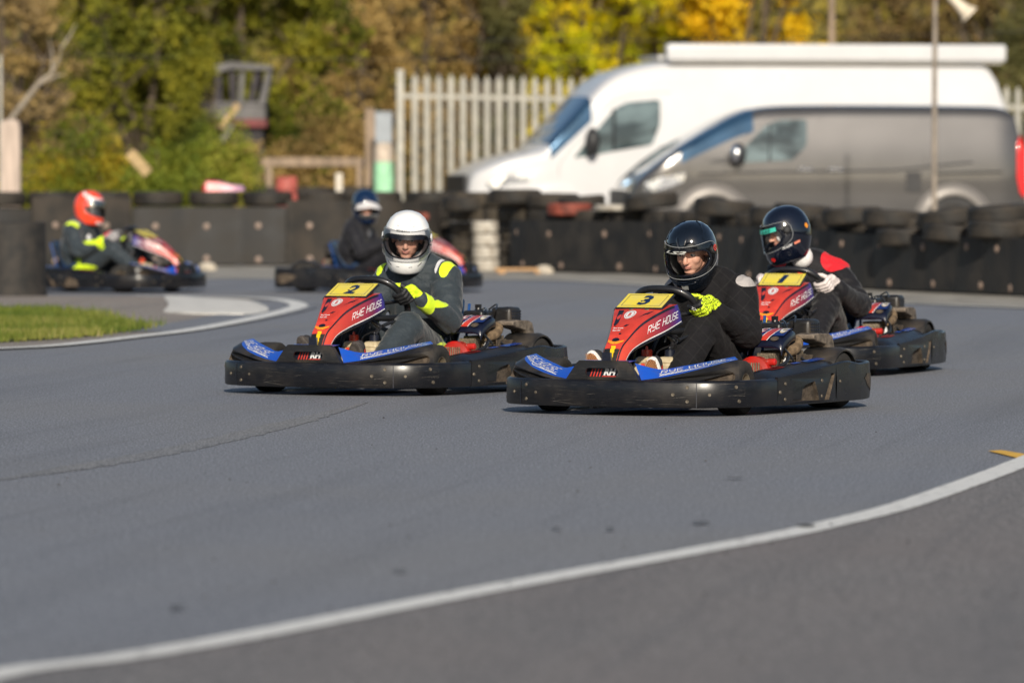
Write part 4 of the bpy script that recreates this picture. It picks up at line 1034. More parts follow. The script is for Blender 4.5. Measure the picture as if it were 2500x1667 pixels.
# the line border between track and apron is darker tarmac in the photo: a strip of track asphalt runs inside the line
m_mark = asphalt('rubbered_asphalt', (.085, .088, .098), (.27, .275, .295), (.20, .185, .165), .6)
m_mark3 = mat('faded_rubber', (.06, .06, .063), .9, var=.3, scale=40)
m_mark2 = asphalt('dusty_streak', (.098, .099, .106), (.285, .285, .295), (.22, .205, .185), .6)
for i, (pp, wd_, mm_) in enumerate((([(-60, 1180), (200, 1140), (440, 1096), (700, 1035), (900, 982)], .16, m_mark2),)): ribbon('tyre_mark', pp, wd_, .002+.0004*i, mm_, .5)
b = MB()
for px_, py_, w_, h_ in ((975, 1399, .02, .03), (1712, 1281, .03, .05), (1358, 1295, .015, .04), (1490, 1297, .015, .04), (1968, 1290, .03, .09), (430, 1490, .02, .04), (1795, 1172, .03, .03)):
    q = G(px_, py_); b.add([(q.x+w_*cos(a*pi/4)*(1+.3*(a % 2)), q.y+h_*sin(a*pi/4), .0105) for a in range(8)], [tuple(range(8))])
tag(b.build('rubber_smear', m_mark3, smooth=False), 'small dark rubber smears on the tarmac', 'debris', kind='stuff')
ribbon('infield_line_marking', inner, .15, .012, m_paint, .08)
stripi = [(340, 812), (442, 800), (544, 784), (646, 764), (690, 752), (690, 744), (646, 738), (560, 735)]
ribbon('tarmac_strip', stripi, .55, .008, m_asph)
wall_px = [(-500, 656), (-250, 654), (0, 652), (500, 650), (1000, 651), (1150, 655), (1331, 665), (1596, 672), (1860, 690), (2090, 706), (2500, 725), (2800, 741), (3000, 752)]
wp = catmull([G(*p) for p in wall_px], 8)
vedge = [(-500, 690), (0, 684), (600, 680), (1200, 682), (1500, 690), (2062, 731), (2500, 751), (3000, 778)]
ve = [G(*p) for p in vedge]
sheet('concrete_verge', ve+[V((p.x, p.y+.6, 0)) for p in reversed(wp)], .004, m_verge)
ribbon('far_line_marking', [(-500, 692), (0, 686), (600, 682), (1200, 684), (1500, 692), (2062, 733), (2500, 753), (3000, 780)], .22, .008, mat('worn_white_paint', (.42, .41, .38), .8, var=.3, scale=3))
# raised white kerb
kp = [(398, 764), (412, 746), (401, 728), (440, 729), (476, 732), (595, 738), (640, 748), (655, 757), (648, 765), (595, 770), (500, 769), (442, 767)]
b = MB(); kk = catmull([G(*p) for p in kp]+[G(*kp[0])], 3)[:-1]
ctr = sum(kk, V((0, 0, 0)))/len(kk)
b.loft([[V((p.x, p.y, .0)) for p in kk], [V((p.x, p.y, .016))*1 for p in kk], [ctr.lerp(p, .93)+V((0, 0, .028)) for p in kk], [ctr.lerp(p, .5)+V((0, 0, .032)) for p in kk]])
tag(b.build('raised_kerb', mat('kerb_white', (.66, .64, .60), .8, var=.12, scale=8, bump=.3), smooth=True), kind='structure')
# grass patch: blades, uncountable
def rnd(a, b_): return a+(b_-a)*random.random()
def in_poly(p, poly):
    c = False; n_ = len(poly)
    for i in range(n_):
        a, d = poly[i], poly[i-1]
        if (a.y > p.y) != (d.y > p.y) and p.x < (d.x-a.x)*(p.y-a.y)/(d.y-a.y)+a.x: c = not c
    return c
gp = [G(-400, 762), G(0, 760), (G(120, 762)), G(210, 770), G(260, 783), G(310, 795), G(372, 801), G(330, 808), G(230, 822), G(110, 832), G(0, 838), G(-400, 850)]
sheet('grass_bed', gp, .016, mat('turf_soil', (.06, .085, .02), .95, var=.3, scale=9))
def leaf_mat(name, stops, transl=.35, rough=.6):
    m, nt, b = new_mat(name); N = nt.nodes; L = nt.links
    ge = N.new('ShaderNodeNewGeometry'); tc = N.new('ShaderNodeTexCoord'); nz = N.new('ShaderNodeTexNoise'); nz.inputs['Scale'].default_value = .9; nz.inputs['Detail'].default_value = 4; L.new(tc.outputs['Object'], nz.inputs['Vector'])
    a = N.new('ShaderNodeMath'); a.operation = 'MULTIPLY_ADD'; a.inputs[1].default_value = .30; L.new(ge.outputs['Random Per Island'], a.inputs[0])
    mr = N.new('ShaderNodeMapRange'); mr.inputs[1].default_value = .32; mr.inputs[2].default_value = .68; mr.inputs[4].default_value = .70; L.new(nz.outputs[0], mr.inputs[0]); L.new(mr.outputs[0], a.inputs[2])
    cr = N.new('ShaderNodeValToRGB'); L.new(a.outputs[0], cr.inputs[0])
    while len(cr.color_ramp.elements) < len(stops): cr.color_ramp.elements.new(.5)
    for i, (e, c) in enumerate(zip(cr.color_ramp.elements, stops)): e.position = i/(len(stops)-1); e.color = (*c, 1)
    L.new(cr.outputs[0], b.inputs['Base Color']); b.inputs['Roughness'].default_value = rough; b.inputs['Specular IOR Level'].default_value = .25
    t = N.new('ShaderNodeBsdfTranslucent'); L.new(cr.outputs[0], t.inputs[0]); mx = N.new('ShaderNodeMixShader'); mx.inputs[0].default_value = transl
    L.new(b.outputs[0], mx.inputs[1]); L.new(t.outputs[0], mx.inputs[2]); L.new(mx.outputs[0], N['Material Output'].inputs[0]); return m
b = MB(); vs = []; fs = []; 
while len(fs) < 26000:
    p = V((rnd(-9, -1.6), rnd(39, 53.5), 0))
    if not in_poly(p+V((rnd(-.12, .12), rnd(-.7, .7), 0)), gp): continue
    h = rnd(.015, .05)*(1.3+noise.noise(p*1.5)); a = rnd(0, 2*pi); wd = .006; i = len(vs); ln_ = V((rnd(-.02, .02), rnd(-.02, .02), h))
    vs += [p+V((cos(a)*wd, sin(a)*wd, .015)), p-V((cos(a)*wd, sin(a)*wd, -.015)), p+ln_+V((0, 0, .015))]; fs.append((i, i+1, i+2))
b.add(vs, fs); tag(b.build('grass', leaf_mat('grass_blades', [(.06, .10, .012), (.13, .18, .025), (.24, .25, .05), (.40, .33, .14)]), smooth=False), 'short green and straw-tinted grass on the infield', 'grass', kind='stuff')
# small stones and rubber crumbs on the runoff and track
b = MB()
for _ in range(60):
    p = G(rnd(0, 2500), rnd(1020, 1660)); r = rnd(.003, .007); b.lathe([(.0005, 0), (r, .001), (r*.8, r*.7), (.0005, r)], (p.x, p.y, .008), n=5)
tag(b.build('rubber_crumbs', m_mark3, smooth=False), 'scattered rubber crumbs on the tarmac', 'debris', kind='stuff')

# ---- tyres and belts of the barrier
TR, TH = .29, .172
def tyre_mesh():
    b = MB(); h = TH/2*.96; R0 = TR
    b.lathe([(R0*.55, -h*.75), (R0*.62, -h*.96), (R0*.78, -h), (R0*.92, -h*.93), (R0*.98, -h*.75), (R0, -h*.5), (R0, -h*.36), (R0*.975, -h*.34), (R0*.975, -h*.26), (R0, -h*.24), (R0, h*.24), (R0*.975, h*.26), (R0*.975, h*.34), (R0, h*.36), (R0, h*.5), (R0*.98, h*.75), (R0*.92, h*.93), (R0*.78, h), (R0*.62, h*.96), (R0*.55, h*.75), (R0*.60, h*.5), (R0*.8, 0), (R0*.60, -h*.5)], n=28, closed=True)
    return b
m_wtyre = [mat('old_tyre_rubber', (.012, .011, .010), .75, col2=(.042, .034, .026), scale=5, bump=.3, bscale=40, rvar=.1), mat('red_painted_tyre', (.20, .045, .028), .7, var=.4, scale=8, bump=.3), mat('white_painted_tyre', (.52, .49, .43), .7, col2=(.30, .26, .21), scale=9, bump=.3), mat('brown_dusty_tyre', (.075, .060, .042), .85, col2=(.045, .036, .026), scale=6, bump=.3)]
tproto = {}
def tyre(p, mi=0, tilt=None, sc=1.0, label=None, group='tyres stacked in the track barrier', rz=0):
    if mi not in tproto:
        o = tyre_mesh().build('tyre', m_wtyre[mi], angle=30); tproto[mi] = o
    else: o = tproto[mi].copy(); C.objects.link(o)
    o.location = p; o.rotation_euler = (tilt or (0, 0, 0)); o.rotation_euler.z += rz; o.scale = (sc, sc, 1 if sc == 1 else sc*1.0)
    tag(o, label or 'dusty black tyre stacked behind the rubber belting', 'tyre', group); return o
clw = [0]
for i in range(1, len(wp)): clw.append(clw[-1]+(wp[i]-wp[i-1]).length)
def wpt(u):
    u = min(max(u, 0), clw[-1]-1e-5); i = max(k for k in range(len(clw)-1) if clw[k] <= u); f = (u-clw[i])/(clw[i+1]-clw[i]); p = wp[i].lerp(wp[i+1], f)
    t = (wp[i+1]-wp[i]).normalized(); return p, V((t.y, -t.x, 0)), t      # point, normal towards the track
def u_at(px):                                  # along-wall position below a photo column
    return min((k*.02 for k in range(int(clw[-1]/.02))), key=lambda u: abs(1250+wpt(u)[0].x*F/wpt(u)[0].y-px))
uG0, uG1 = u_at(1085), u_at(1255)
nst = int(clw[-1]/.60); random.seed(11)
ulo, uhi = u_at(-220), u_at(2760)
k = 0; u = ulo
while u < uhi:
    p, n, t = wpt(u); px = 1250+p.x*F/p.y; lv = 5
    gap = uG0 < u < uG1
    if px > 1320: lv = 4
    for j in range(lv):
        c = p-n*(TR+.02+rnd(-.008, .008))+V((rnd(-.01, .01), 0, TH*(j+.5)+.002))
        lab = 'bare dusty tyre in the brown stack between the two runs of belting' if gap else None
        tyre(c, 3 if gap else 0, label=lab, rz=rnd(0, 6), group='tyres in the bare brown stack' if gap else 'tyres stacked in the track barrier')
    if px > 1500:                             # an untidy second row behind on the right
        for j in range(4): tyre(p-n*(TR*3+.08+rnd(-.03, .03))+V((rnd(-.03, .03), 0, TH*(j+.5)+.002)), 0, label='black tyre in the second row heaped behind the right-hand belting', rz=rnd(0, 6), group='tyres in the back row of the barrier')
    u += .60
def top_tyre(px, ytop, mi=0, sc=1.0, tilt=None, label='', dy=.35, g=None):
    u = u_at(px); p, n, t = wpt(u); c = p-n*dy; s = F/c.y; zt = CH-(ytop-HOR)/s
    c = V(((px-1250)/s, c.y, zt-TH/2*sc)); o = tyre(c, mi, tilt, sc, label, g or 'loose tyres lying on top of the barrier'); return o
top_tyre(1391, 495, 1, .84, label='faded red painted tyre on top of the barrier')
top_tyre(1258, 461, 0, 1, label='black tyre capping the bare brown stack', dy=.33)
top_tyre(1142, 480, 0, 1, label='black tyre on the barrier above the white painted stack')
top_tyre(1516, 488, 2, .98, label='tyre with a pale cream upper rim on the barrier left of the grey van', dy=.40).scale = (1, 1, .42)
top_tyre(1590, 472, 0, 1.0, tilt=(0, R(-6), 0), label='black tyre in front of the grey van headlamp', dy=.95)
top_tyre(1768, 486, 0, 1.08, tilt=(0, R(5), 0), label='wide black tyre below the front wheel arch of the grey van', dy=.95)
top_tyre(1420, 478, 0, .9, tilt=(0, R(-5), 0), label='black tyre behind the red painted tyre', dy=.95)
top_tyre(1035, 519, 1, .55, label='small orange-red tyre beside the white helmet', dy=.05)
for px, yt, tl, dy in ((1960, 498, 4, .9), (2080, 506, -3, .9), (2180, 512, 3, .4), (2318, 508, -8, .45), (2440, 500, -4, .45), (2440, 540, 3, .2), (2330, 550, 6, .15), (2215, 553, -3, .2), (1900, 505, 2, .4)):
    top_tyre(px, yt, 0, 1.0, tilt=(R(rnd(-4, 4)), R(tl), 0), label={2318: 'black tyre tilted on the barrier under the rear wheel arch of the grey van', 2440: 'black tyre heaped at the right end of the barrier'}.get(px, 'black tyre lying loose on top of the right-hand barrier'), dy=dy)
# white painted stack in front of the gap
pw = G(1186, 664); s_ = F/pw.y
for j in range(4): tyre(pw+V((rnd(-.008, .008), 0, .11*(j+.5)*1.28)), 2, sc=.56 if False else .50, label='white painted kart tyre in the stack beside the bare brown stack', group='white painted tyres', rz=rnd(0, 6)).scale = (.50, .50, .80)
# wrapped drum-like stack at the left edge of the picture
c = G(26, 722); b = MB(); r = .315
b.lathe([(r-.02, .03), (r, .03), (r+.004, .12), (r+.006, .30), (r+.002, .50), (r, .655), (r-.012, .662), (r-.03, .655), (r-.03, .45)], c, n=48)
o = b.build('tyre_stack', m_rubber, None, angle=40); tag(o, 'tall round tyre stack wrapped in black rubber sheet at the left edge', 'tyre stack')
o.data.transform(Matrix.Translation(-c)); o.location = c
for j in range(4):
    b = MB(); h = .155/2; b.lathe([(r*.5, .02+j*.155), (r*.85, .015+j*.155), (r-.035, .05+j*.155), (r-.035, .12+j*.155), (r*.85, .165+j*.155), (r*.5, .16+j*.155)], n=30, closed=True); b.build('inner_tyre', m_wtyre[0], o)
b = MB(); b.lathe([(r+.01, .10), (r+.013, .11), (r+.013, .0), (r+.008, 0)], n=48, closed=True); b.build('base_band', m_rubber, o)
# belts
m_belt = mat('conveyor_belt_rubber', (.008, .008, .009), .65, col2=(.026, .023, .020), scale=3.5, bump=.3, bscale=30, rvar=.12, detail=8)
m_belt2 = mat('brown_belt_rubber', (.010, .009, .008), .75, col2=(.034, .026, .019), scale=3.5, bump=.3, bscale=30, detail=8)
m_washer = mat('belt_washer', (.24, .175, .14), .55, var=.2, scale=30)
def belt(u0, u1, h, rows, m, label, wstep, name='rubber_belt'):
    L_ = u1-u0; n_ = max(4, int(L_/.05)); b = MB(); rings = []
    p0, n0, t0 = wpt((u0+u1)/2); org = p0+V((0, 0, 0))
    for k in range(n_+1):
        u = u0+L_*k/n_; p, n, t = wpt(u); bul = .026*abs(cos(pi*(u-ulo)/.60))
        q = p+n*(.03+bul)-org; hh = h+.012*noise.noise(V((u*1.4, 3, 0)))
        rings.append([q+V((0, 0, .02)), q+n*.012+V((0, 0, .02)), q+n*.016+V((0, 0, hh*.5)), q+n*.012+V((0, 0, hh)), q+V((0, 0, hh))])
    b.loft(rings); o = b.build(name, m, angle=35); o.location = org; tag(o, label, 'barrier', 'rubber belts bolted along the tyre barrier')
    for zr, ofs in rows:
        u = u0+.15+ofs
        while u < u1-.05:
            p, n, t = wpt(u); bul = .026*abs(cos(pi*(u-ulo)/.60)); q = p+n*(.049+bul)-org+V((0, 0, zr+rnd(-.012, .012)))
            w_ = MB(); w_.lathe([(.002, .010), (.011, .010), (.012, .004), (.032, .003), (.036, 0), (.036, -.012)], q, n=14, rot=n.to_track_quat('Z', 'Y').to_matrix()); w_.build('washer', m_washer, o); u += wstep
    return o
seq = [(ulo, u_at(75), .66, .34, 'belt panel behind the wrapped tyre stack at the far left'), (u_at(75)+.01, u_at(318), .80, 0, 'brownish belt panel behind the orange-helmeted driver'), (u_at(318)+.01, u_at(700), .68, 0, 'long belt panel between the two far karts'), (u_at(700)+.01, u_at(1085), .76, 0, 'belt panel behind the navy-helmeted driver')]
for i, (a, c_, h, of, lab) in enumerate(seq): belt(a, c_, h, [(.47, .12), (.08, .12)], m_belt2 if i in (1, 3) else m_belt, lab, .60)
seq = [(u_at(1258), u_at(1700), .57, 'black belt panel below the red painted tyre'), (u_at(1700)+.01, u_at(2050), .55, 'black belt panel behind the two black helmets'), (u_at(2050)+.01, u_at(2420), .53, 'black belt panel right of the black and red racing suit'), (u_at(2420)+.01, uhi, .53, 'black belt panel at the right edge')]
for a, c_, h, lab in seq: belt(a, c_, h, [(.43, .1), (.08, .35)], m_belt, lab, .98)
# timber pallet foot and rubble under the brown stack
b = MB(); q = G(1270, 668); b.box((0, 0, .05), (.55, .12, .03)); b.box((-.2, 0, .018), (.08, .12, .035)); b.box((.2, 0, .018), (.08, .12, .035)); o = b.build('timber_plank', mat('pale_timber', (.42, .25, .12), .8, var=.25, scale=12, stretch=(1, 6, 6)), bevel=.004); o.location = q+V((0, -.25, 0)); tag(o, 'orange-brown timber plank at the foot of the bare brown stack', 'plank')
for px_, py_, lab in ((1330, 664, 'pale stone lying at the foot of the right-hand belting'), (508, 656, 'small pale stone lying on the verge behind the far karts')):
    q = G(px_, py_+5); b = MB(); b.lathe([(.001, 0), (.09, .005), (.11, .05), (.06, .09), (.001, .10)], n=9); 
    b.v = [(x*(1+.2*noise.noise(V((x*9, y*9, z*9)))), y*.7, z) for x, y, z in b.v]; o = b.build('stone', mat('pale_stone', (.45, .40, .33), .9, var=.3, scale=20), angle=20); o.location = q; tag(o, lab, 'stone')

# ---- vans
def van(name, org, rz, prof, L_, hwmax, taper_top, m_body, label, nose, tail_in=.04):
    """prof = roofline points (x from the nose, z)"""
    Vn = empty(name, org, rz, label=label, cat='van'); pr = catmull([(x, 0, z) for x, z in prof], 8)
    def zt(x):
        for i in range(len(pr)-1):
            if pr[i].x <= x <= pr[i+1].x: f = (x-pr[i].x)/max(1e-6, pr[i+1].x-pr[i].x); return pr[i].z*(1-f)+pr[i+1].z*f
        return pr[-1].z if x > 0 else pr[0].z
    def hw(x, z):
        k = 1.0
        if x < nose: k = .70+.30*sqrt(max(0, 1-(1-x/nose)**2))
        if x > L_-.35: k = min(k, 1-.06*((x-L_+.35)/.35)**2)
        t = max(0, (z-1.02))/(taper_top-1.02); return hwmax*k*(1-.16*t**1.7)*(1-.03*max(0, (.6-z)/.6))
    def ring(x):
        z1 = zt(x); z0 = .22; zs = [z0+(z1-z0)*f for f in (0, .1, .25, .4, .55, .7, .82, .90)]; r = []
        for z in zs: r.append(V((x, -hw(x, z), z)))
        h = z1-z0; e = hw(x, z0+h*.9)
        for a, b_ in ((.985, .945), (.93, .978), (.80, .994), (.45, 1.004)): r.append(V((x, -e*a, z0+h*b_)))
        r.append(V((x, 0, z0+h*1.006)))
        return r+[V((p.x, -p.y, p.z)) for p in reversed(r[:-1])]
    xs = sorted(set([0, .02, .06, .12, .2, .3, .4]+[k*.1 for k in range(5, int(L_*10))]+[L_-.05, L_-.01, L_])); b = MB()
    rg = [ring(x) for x in xs]; f0 = [V((x_*1-.0, y_*.9, z_*1)) for x_, y_, z_ in rg[0]]
    b.loft(rg, True); body = b.build('body', m_body, Vn, angle=40)
    def sp(x, z, off=.006, s=-1): return V((x, s*(hw(x, z)+off), z))
    def sidepanel(nm, pts, m, off=.006, par=None, both=True, lab=None):
        loop = []
        for i, (x, z) in enumerate(pts):
            a, c = V((*pts[i-1], 0)), V((*pts[(i+1) % len(pts)], 0)); p = V((x, z, 0)); ra = min(.05, (a-p).length*.3); rc = min(.05, (c-p).length*.3)
            a, c = p+(a-p).normalized()*ra, p+(c-p).normalized()*rc; loop += [a, (a+c+p*2)/4, c]
        for s in ((-1, 1) if both else (-1,)):
            # fine grid clipped by polygon edges: fan strips between top and bottom are avoided by tessellation
            b = MB(); tr = geometry.tessellate_polygon([loop]); b.add([sp(p.x, p.y, off, s) for p in loop], [tuple(t) for t in tr])
            o = b.build(nm, m, par or Vn, smooth=False, label=lab)
        return o
    def line(nm, pts, m, wd=.012, par=None):
        for s in (-1, 1): b = MB(); b.tube([sp(x, z, .0, s) for x, z in pts], wd/2, 5); o = b.build(nm, m, par or body)
        return o
    def screen(x0, x1, m, ins=.90, nm='windscreen'):
        b = MB(); rr = []
        for k in range(9):
            x = x0+(x1-x0)*k/8; z1 = zt(x); h = z1-.22; e = hw(x, .22+h*.9)*ins
            dx = (zt(x+.02)-zt(x-.02))/.04; n_ = V((-dx, 0, 1)).normalized()
            rg_ = ring(x); rg_ = rg_[6:len(rg_)-6]; rr.append([q+n_*.008+V((0, .006 if q.y > .1 else -.006 if q.y < -.1 else 0, 0)) for q in rg_])
        b.loft(rr, False, ring_closed=False); return b.build(nm, m, Vn)
    return Vn, body, sp, hw, zt, sidepanel, line, screen
m_vwhite = mat('white_van_paint', (.60, .60, .61), .3, var=.03, scale=2, coat=.6)
m_vgrey = mat('grey_metallic_paint', (.115, .110, .108), .24, .55, var=.06, scale=2, coat=.9)
m_arch = mat('grey_arch_paint', (.20, .185, .172), .42, .3, var=.06, scale=2)
m_vglass = mat('side_glass_reflection_tone', (.018, .032, .036), .05, col2=(.13, .18, .19), scale=2.2, spec=.9, stretch=(1, 1, 2), lo=.40, hi=.62)  # pale teal patches imitate sky reflection and see-through in the glass
m_wscreen = mat('windscreen_glass', (.05, .12, .21), .06, .6, var=.2, scale=2, spec=1.0)  # blue base colour stands in for the sky mirrored in the glass
m_vtrim = mat('black_van_trim', (.02, .02, .022), .5, var=.2, scale=10)
m_lamp = mat('headlamp_lens', (.85, .86, .88), .16, .9, var=.1, scale=20, bump=.9, bscale=9)
m_tail = mat('red_tail_lens', (.75, .02, .02), .12, var=.1, scale=10, coat=.8)
m_seam = mat('panel_gap', (.10, .095, .09), .8, var=.1)
def van_wheel(Vn, x, hwv, r=.34):
    for s in (-1, 1):
        c = V((x, s*(hwv-.10), r)); b = MB(); b.lathe([(.02, s*.10), (.08, s*.09), (r*.60, s*.06), (r*.64, s*.10), (r*.60, -s*.08), (.02, -s*.08)], c, 'Y', 28); w_ = b.build('wheel', m_steel, Vn)
        b = MB(); b.lathe([(r*.64, -.11), (r*.9, -.11), (r, -.07), (r, .07), (r*.9, .11), (r*.64, .11)], c, 'Y', 32, closed=True); b.build('tyre', m_rubber, w_)
def arch(Vn, x, sp, r=.40, z0=.36, m=None, wide=.05):
    for s in (-1, 1):
        b = MB(); pts = []; rr = []
        for k in range(19): a = R(-8+k*196/18); 
        rings = []
        for k in range(19):
            a = R(-8+k*196/18); row = []
            for dr, dy in ((0, .0), (0, wide*.9), (.03, wide), (.09, wide*.75), (.16, .004)):
                xx, zz = x+(r+dr)*cos(a), z0+(r+dr)*sin(a); row.append(sp(xx, max(.15, zz), dy, s))
            rings.append(row)
        b.loft(rings, False, ring_closed=False); b.build('wheel_arch', m_arch if m is m_vgrey else m, Vn)
        b = MB(); b.add([sp(x, z0, .004, s)]+[sp(x+r*cos(R(k*15)), max(.1, z0+r*sin(R(k*15))), .004, s) for k in range(25)], [(0, k+1, k+2) for k in range(24)]); b.build('wheel_well', m_vtrim, Vn, smooth=False)
# grey van
gv = van('grey_van', (1.42, 87.3, 0), R(8), [(0, .60), (.03, .80), (.12, .96), (.3, 1.12), (.5, 1.27), (.62, 1.35), (1.0, 1.57), (1.4, 1.79), (1.70, 1.90), (1.95, 1.935), (2.3, 1.95), (3.2, 1.955), (4.6, 1.945), (5.05, 1.92), (5.22, 1.80), (5.32, 1.2), (5.34, .6)], 5.34, .99, 1.95, m_vgrey, 'dark grey panel van parked in front of the white van', .55)
Vn, body, sp, hw, zt, panel, line, screen = gv
screen(.68, 1.66, m_wscreen)
panel('side_window', [(1.34, 1.19), (1.66, 1.53), (1.84, 1.70), (2.02, 1.755), (2.38, 1.765), (2.37, 1.42), (2.17, 1.22)], m_vglass, .008)
panel('quarter_window', [(1.02, 1.19), (1.34, 1.19), (1.40, 1.26), (1.20, 1.25)], m_vtrim, .008)
line('window_pillar', [(1.86, 1.21), (1.88, 1.70)], m_vtrim, .04); line('panel_gap', [(1.35, .45), (1.25, .9), (1.28, 1.15), (1.60, 1.57), (1.86, 1.77), (2.46, 1.81)], m_seam)
line('panel_gap', [(2.56, .45), (2.56, 1.1), (2.56, 1.80)], m_seam); line('panel_gap', [(3.95, .45), (3.97, 1.2), (3.97, 1.82)], m_seam)
line('side_rail', [(4.1, 1.05), (5.0, 1.07)], m_vtrim, .03); line('roof_gutter', [(2.0, 1.84), (3.2, 1.87), (4.9, 1.85)], m_vtrim, .02)
line('swage_line', [(.9, 1.04), (2.0, 1.07), (3.5, 1.09), (4.6, 1.20)], m_vgrey, .03)
for x in (2.34, 2.75):
    b = MB()
    for s in (-1, 1): b.box(sp(x, 1.10, .012, s), (.19, .03, .045))
    b.build('door_handle', m_chrome, Vn, bevel=.01)
b = MB(); b.box(sp(3.80, .935, .004), (.20, .012, .27), m=0); b.build('fuel_flap', m_vtrim, Vn, bevel=.01)
for s in (-1, 1):
    b = MB(); c = sp(1.42, 1.30, .16, s); ell(b, c, (.10, .11, .15)); cap(b, c+V((0, -s*.05, -.08)), sp(1.42, 1.2, 0, s), .03, .03, 8); mr_ = b.build('door_mirror', m_vtrim, Vn)
    b = MB(); ell(b, c+V((-.03, s*.01, .01)), (.085, .105, .13)); b.build('mirror_shell', m_chrome, mr_)
    b = MB(); pts = [(.18, .82), (.20, .92), (.44, 1.01), (.74, 1.06), (.70, .94), (.50, .86), (.32, .81)]
    b.add([sp(x, z, .012, s) for x, z in pts], [tuple(range(7))]); b.build('headlamp', m_lamp, Vn, smooth=False)
    b = MB(); pts = [(5.20, 1.0), (5.21, 1.45), (5.26, 1.55), (5.325, 1.3), (5.345, .80), (5.30, .72), (5.24, .8)]
    b.prism([sp(x, z, -.02, s) for x, z in pts], (0, s*.06, 0)); b.build('tail_lamp', m_tail, Vn, bevel=.01)
b = MB(); b.box((-.005, 0, .72), (.04, 1.3, .22)); b.build('grille', m_vtrim, Vn, bevel=.02)
for x in (1.10, 4.34): van_wheel(Vn, x, .99); arch(Vn, x, sp, m=m_vgrey, wide=.07)
# white van with an awning box on the roof
wv = van('white_van', (-.78, 91.8, 0), R(12), [(0, .62), (.03, .95), (.12, 1.08), (.50, 1.25), (.95, 1.37), (1.05, 1.41), (1.3, 1.69), (1.64, 2.08), (1.84, 2.30), (2.1, 2.46), (2.5, 2.57), (3.0, 2.61), (3.6, 2.62), (5.2, 2.62), (6.95, 2.60), (7.2, 2.54), (7.38, 2.15), (7.50, 1.4), (7.56, .6)], 7.56, 1.01, 2.62, m_vwhite, 'large high-roofed white van with a roof awning parked behind the grey van', .60)
Vn, body, sp, hw, zt, panel, line, screen = wv
Vn.scale = (1.042, 1, 1)
screen(1.09, 1.66, m_wscreen)
panel('side_window', [(1.39, 1.25), (1.70, 1.62), (1.98, 1.95), (2.15, 2.03), (2.60, 2.07), (2.59, 1.72), (2.48, 1.44)], m_vglass, .010)

line('window_pillar', [(1.95, 1.36), (1.96, 1.93)], m_vtrim, .05); line('panel_gap', [(1.2, .45), (1.2, 1.15), (1.36, 1.38), (1.95, 2.03), (2.2, 2.13), (2.75, 2.17)], m_seam, .008)
line('panel_gap', [(2.92, .45), (2.94, 1.3), (2.94, 2.45)], m_seam, .008); line('panel_gap', [(4.3, .45), (4.3, 2.4)], m_seam, .008)
for s in (-1, 1):
    b = MB(); c = sp(1.62, 1.48, .20, s); ell(b, c, (.10, .12, .20)); cap(b, c+V((0, -s*.05, -.1)), sp(1.62, 1.3, 0, s), .03, .03, 8); b.build('door_mirror', m_vtrim, Vn)
    b = MB(); pts = [(.22, .84), (.24, .94), (.50, 1.02), (.84, 1.06), (.80, .93), (.55, .87), (.35, .83)]
    b.add([sp(x, z, .012, s) for x, z in pts], [tuple(range(7))]); b.build('headlamp', m_lamp, Vn, smooth=False)
    b = MB(); b.box(sp(7.45, 1.2, -.01, s), (.08, .05, .5)); b.build('tail_lamp', m_tail, Vn, bevel=.01)
b = MB(); b.box((-.005, 0, .85), (.05, 1.35, .34)); b.build('grille', m_vtrim, Vn, bevel=.02)
for x in (1.15, 5.4): van_wheel(Vn, x, 1.01, .36); arch(Vn, x, sp, m=m_vwhite, wide=.02)
b = MB(); b.box((5.05, -.88, 2.725), (4.72, .22, .25)); aw = b.build('awning_box', m_vwhite, Vn, bevel=.05, seg=3); 
b = MB(); b.box((5.05, -.86, 2.588), (4.6, .16, .02)); b.build('awning_shadow_strip', mat('awning_shadow_beige', (.45, .42, .36), .6, var=.1), aw)  # beige strip painted as the thin shadow line beneath the awning box
b = MB(); b.box((4.6, .2, 2.66), (3.8, 1.2, .06)); b.build('roof_rack', m_vwhite, Vn, bevel=.01)

# ---- palisade fence
m_galv = mat('weathered_galvanised', (.36, .35, .31), .6, .1, col2=(.48, .46, .40), scale=6, bump=.1)
fc = empty('palisade_fence', (-1.60, 94.4, 0), R(13), label='tall pale grey palisade fence of spiked vertical steel pales behind the vans', cat='fence')
def pale(i):
    x = .03+.178*i; zt = 2.47-.017*x+rnd(-.008, .008); b = MB(); w_ = .047; pr = [(-w_, 0), (-w_*.5, -.018), (0, -.004), (w_*.5, -.018), (w_, 0)]
    rg = []
    for z in (.12, 1.2, zt-.09): rg.append([V((x+a, y, z)) for a, y in pr]+[V((x+a, y+.004, z)) for a, y in reversed(pr)])
    rg.append([V((x+a*.12, y*.3, zt)) for a, y in pr]+[V((x+a*.12, y*.3+.004, zt)) for a, y in reversed(pr)])
    b.loft(rg); o = b.build('pale', m_galv, fc, angle=25); o.rotation_euler = (0, R(rnd(-.5, .5)), 0) if False else (0, 0, 0); return o
for i in range(1, 58): pale(i)
for z in (.45, 2.12):
    b = MB(); b.prism([(-.02, .012, z-.017*0), (9.9, .012, z-.16), (9.9, .012, z-.10), (-.02, .012, z+.06)], (0, .02, 0)); b.build('rail', m_galv, fc)
for i in range(4): b = MB(); b.box((.0+i*2.95, .05, 1.26-.02*i), (.10, .06, 2.54)); b.build('post', m_galv, fc, bevel=.008)

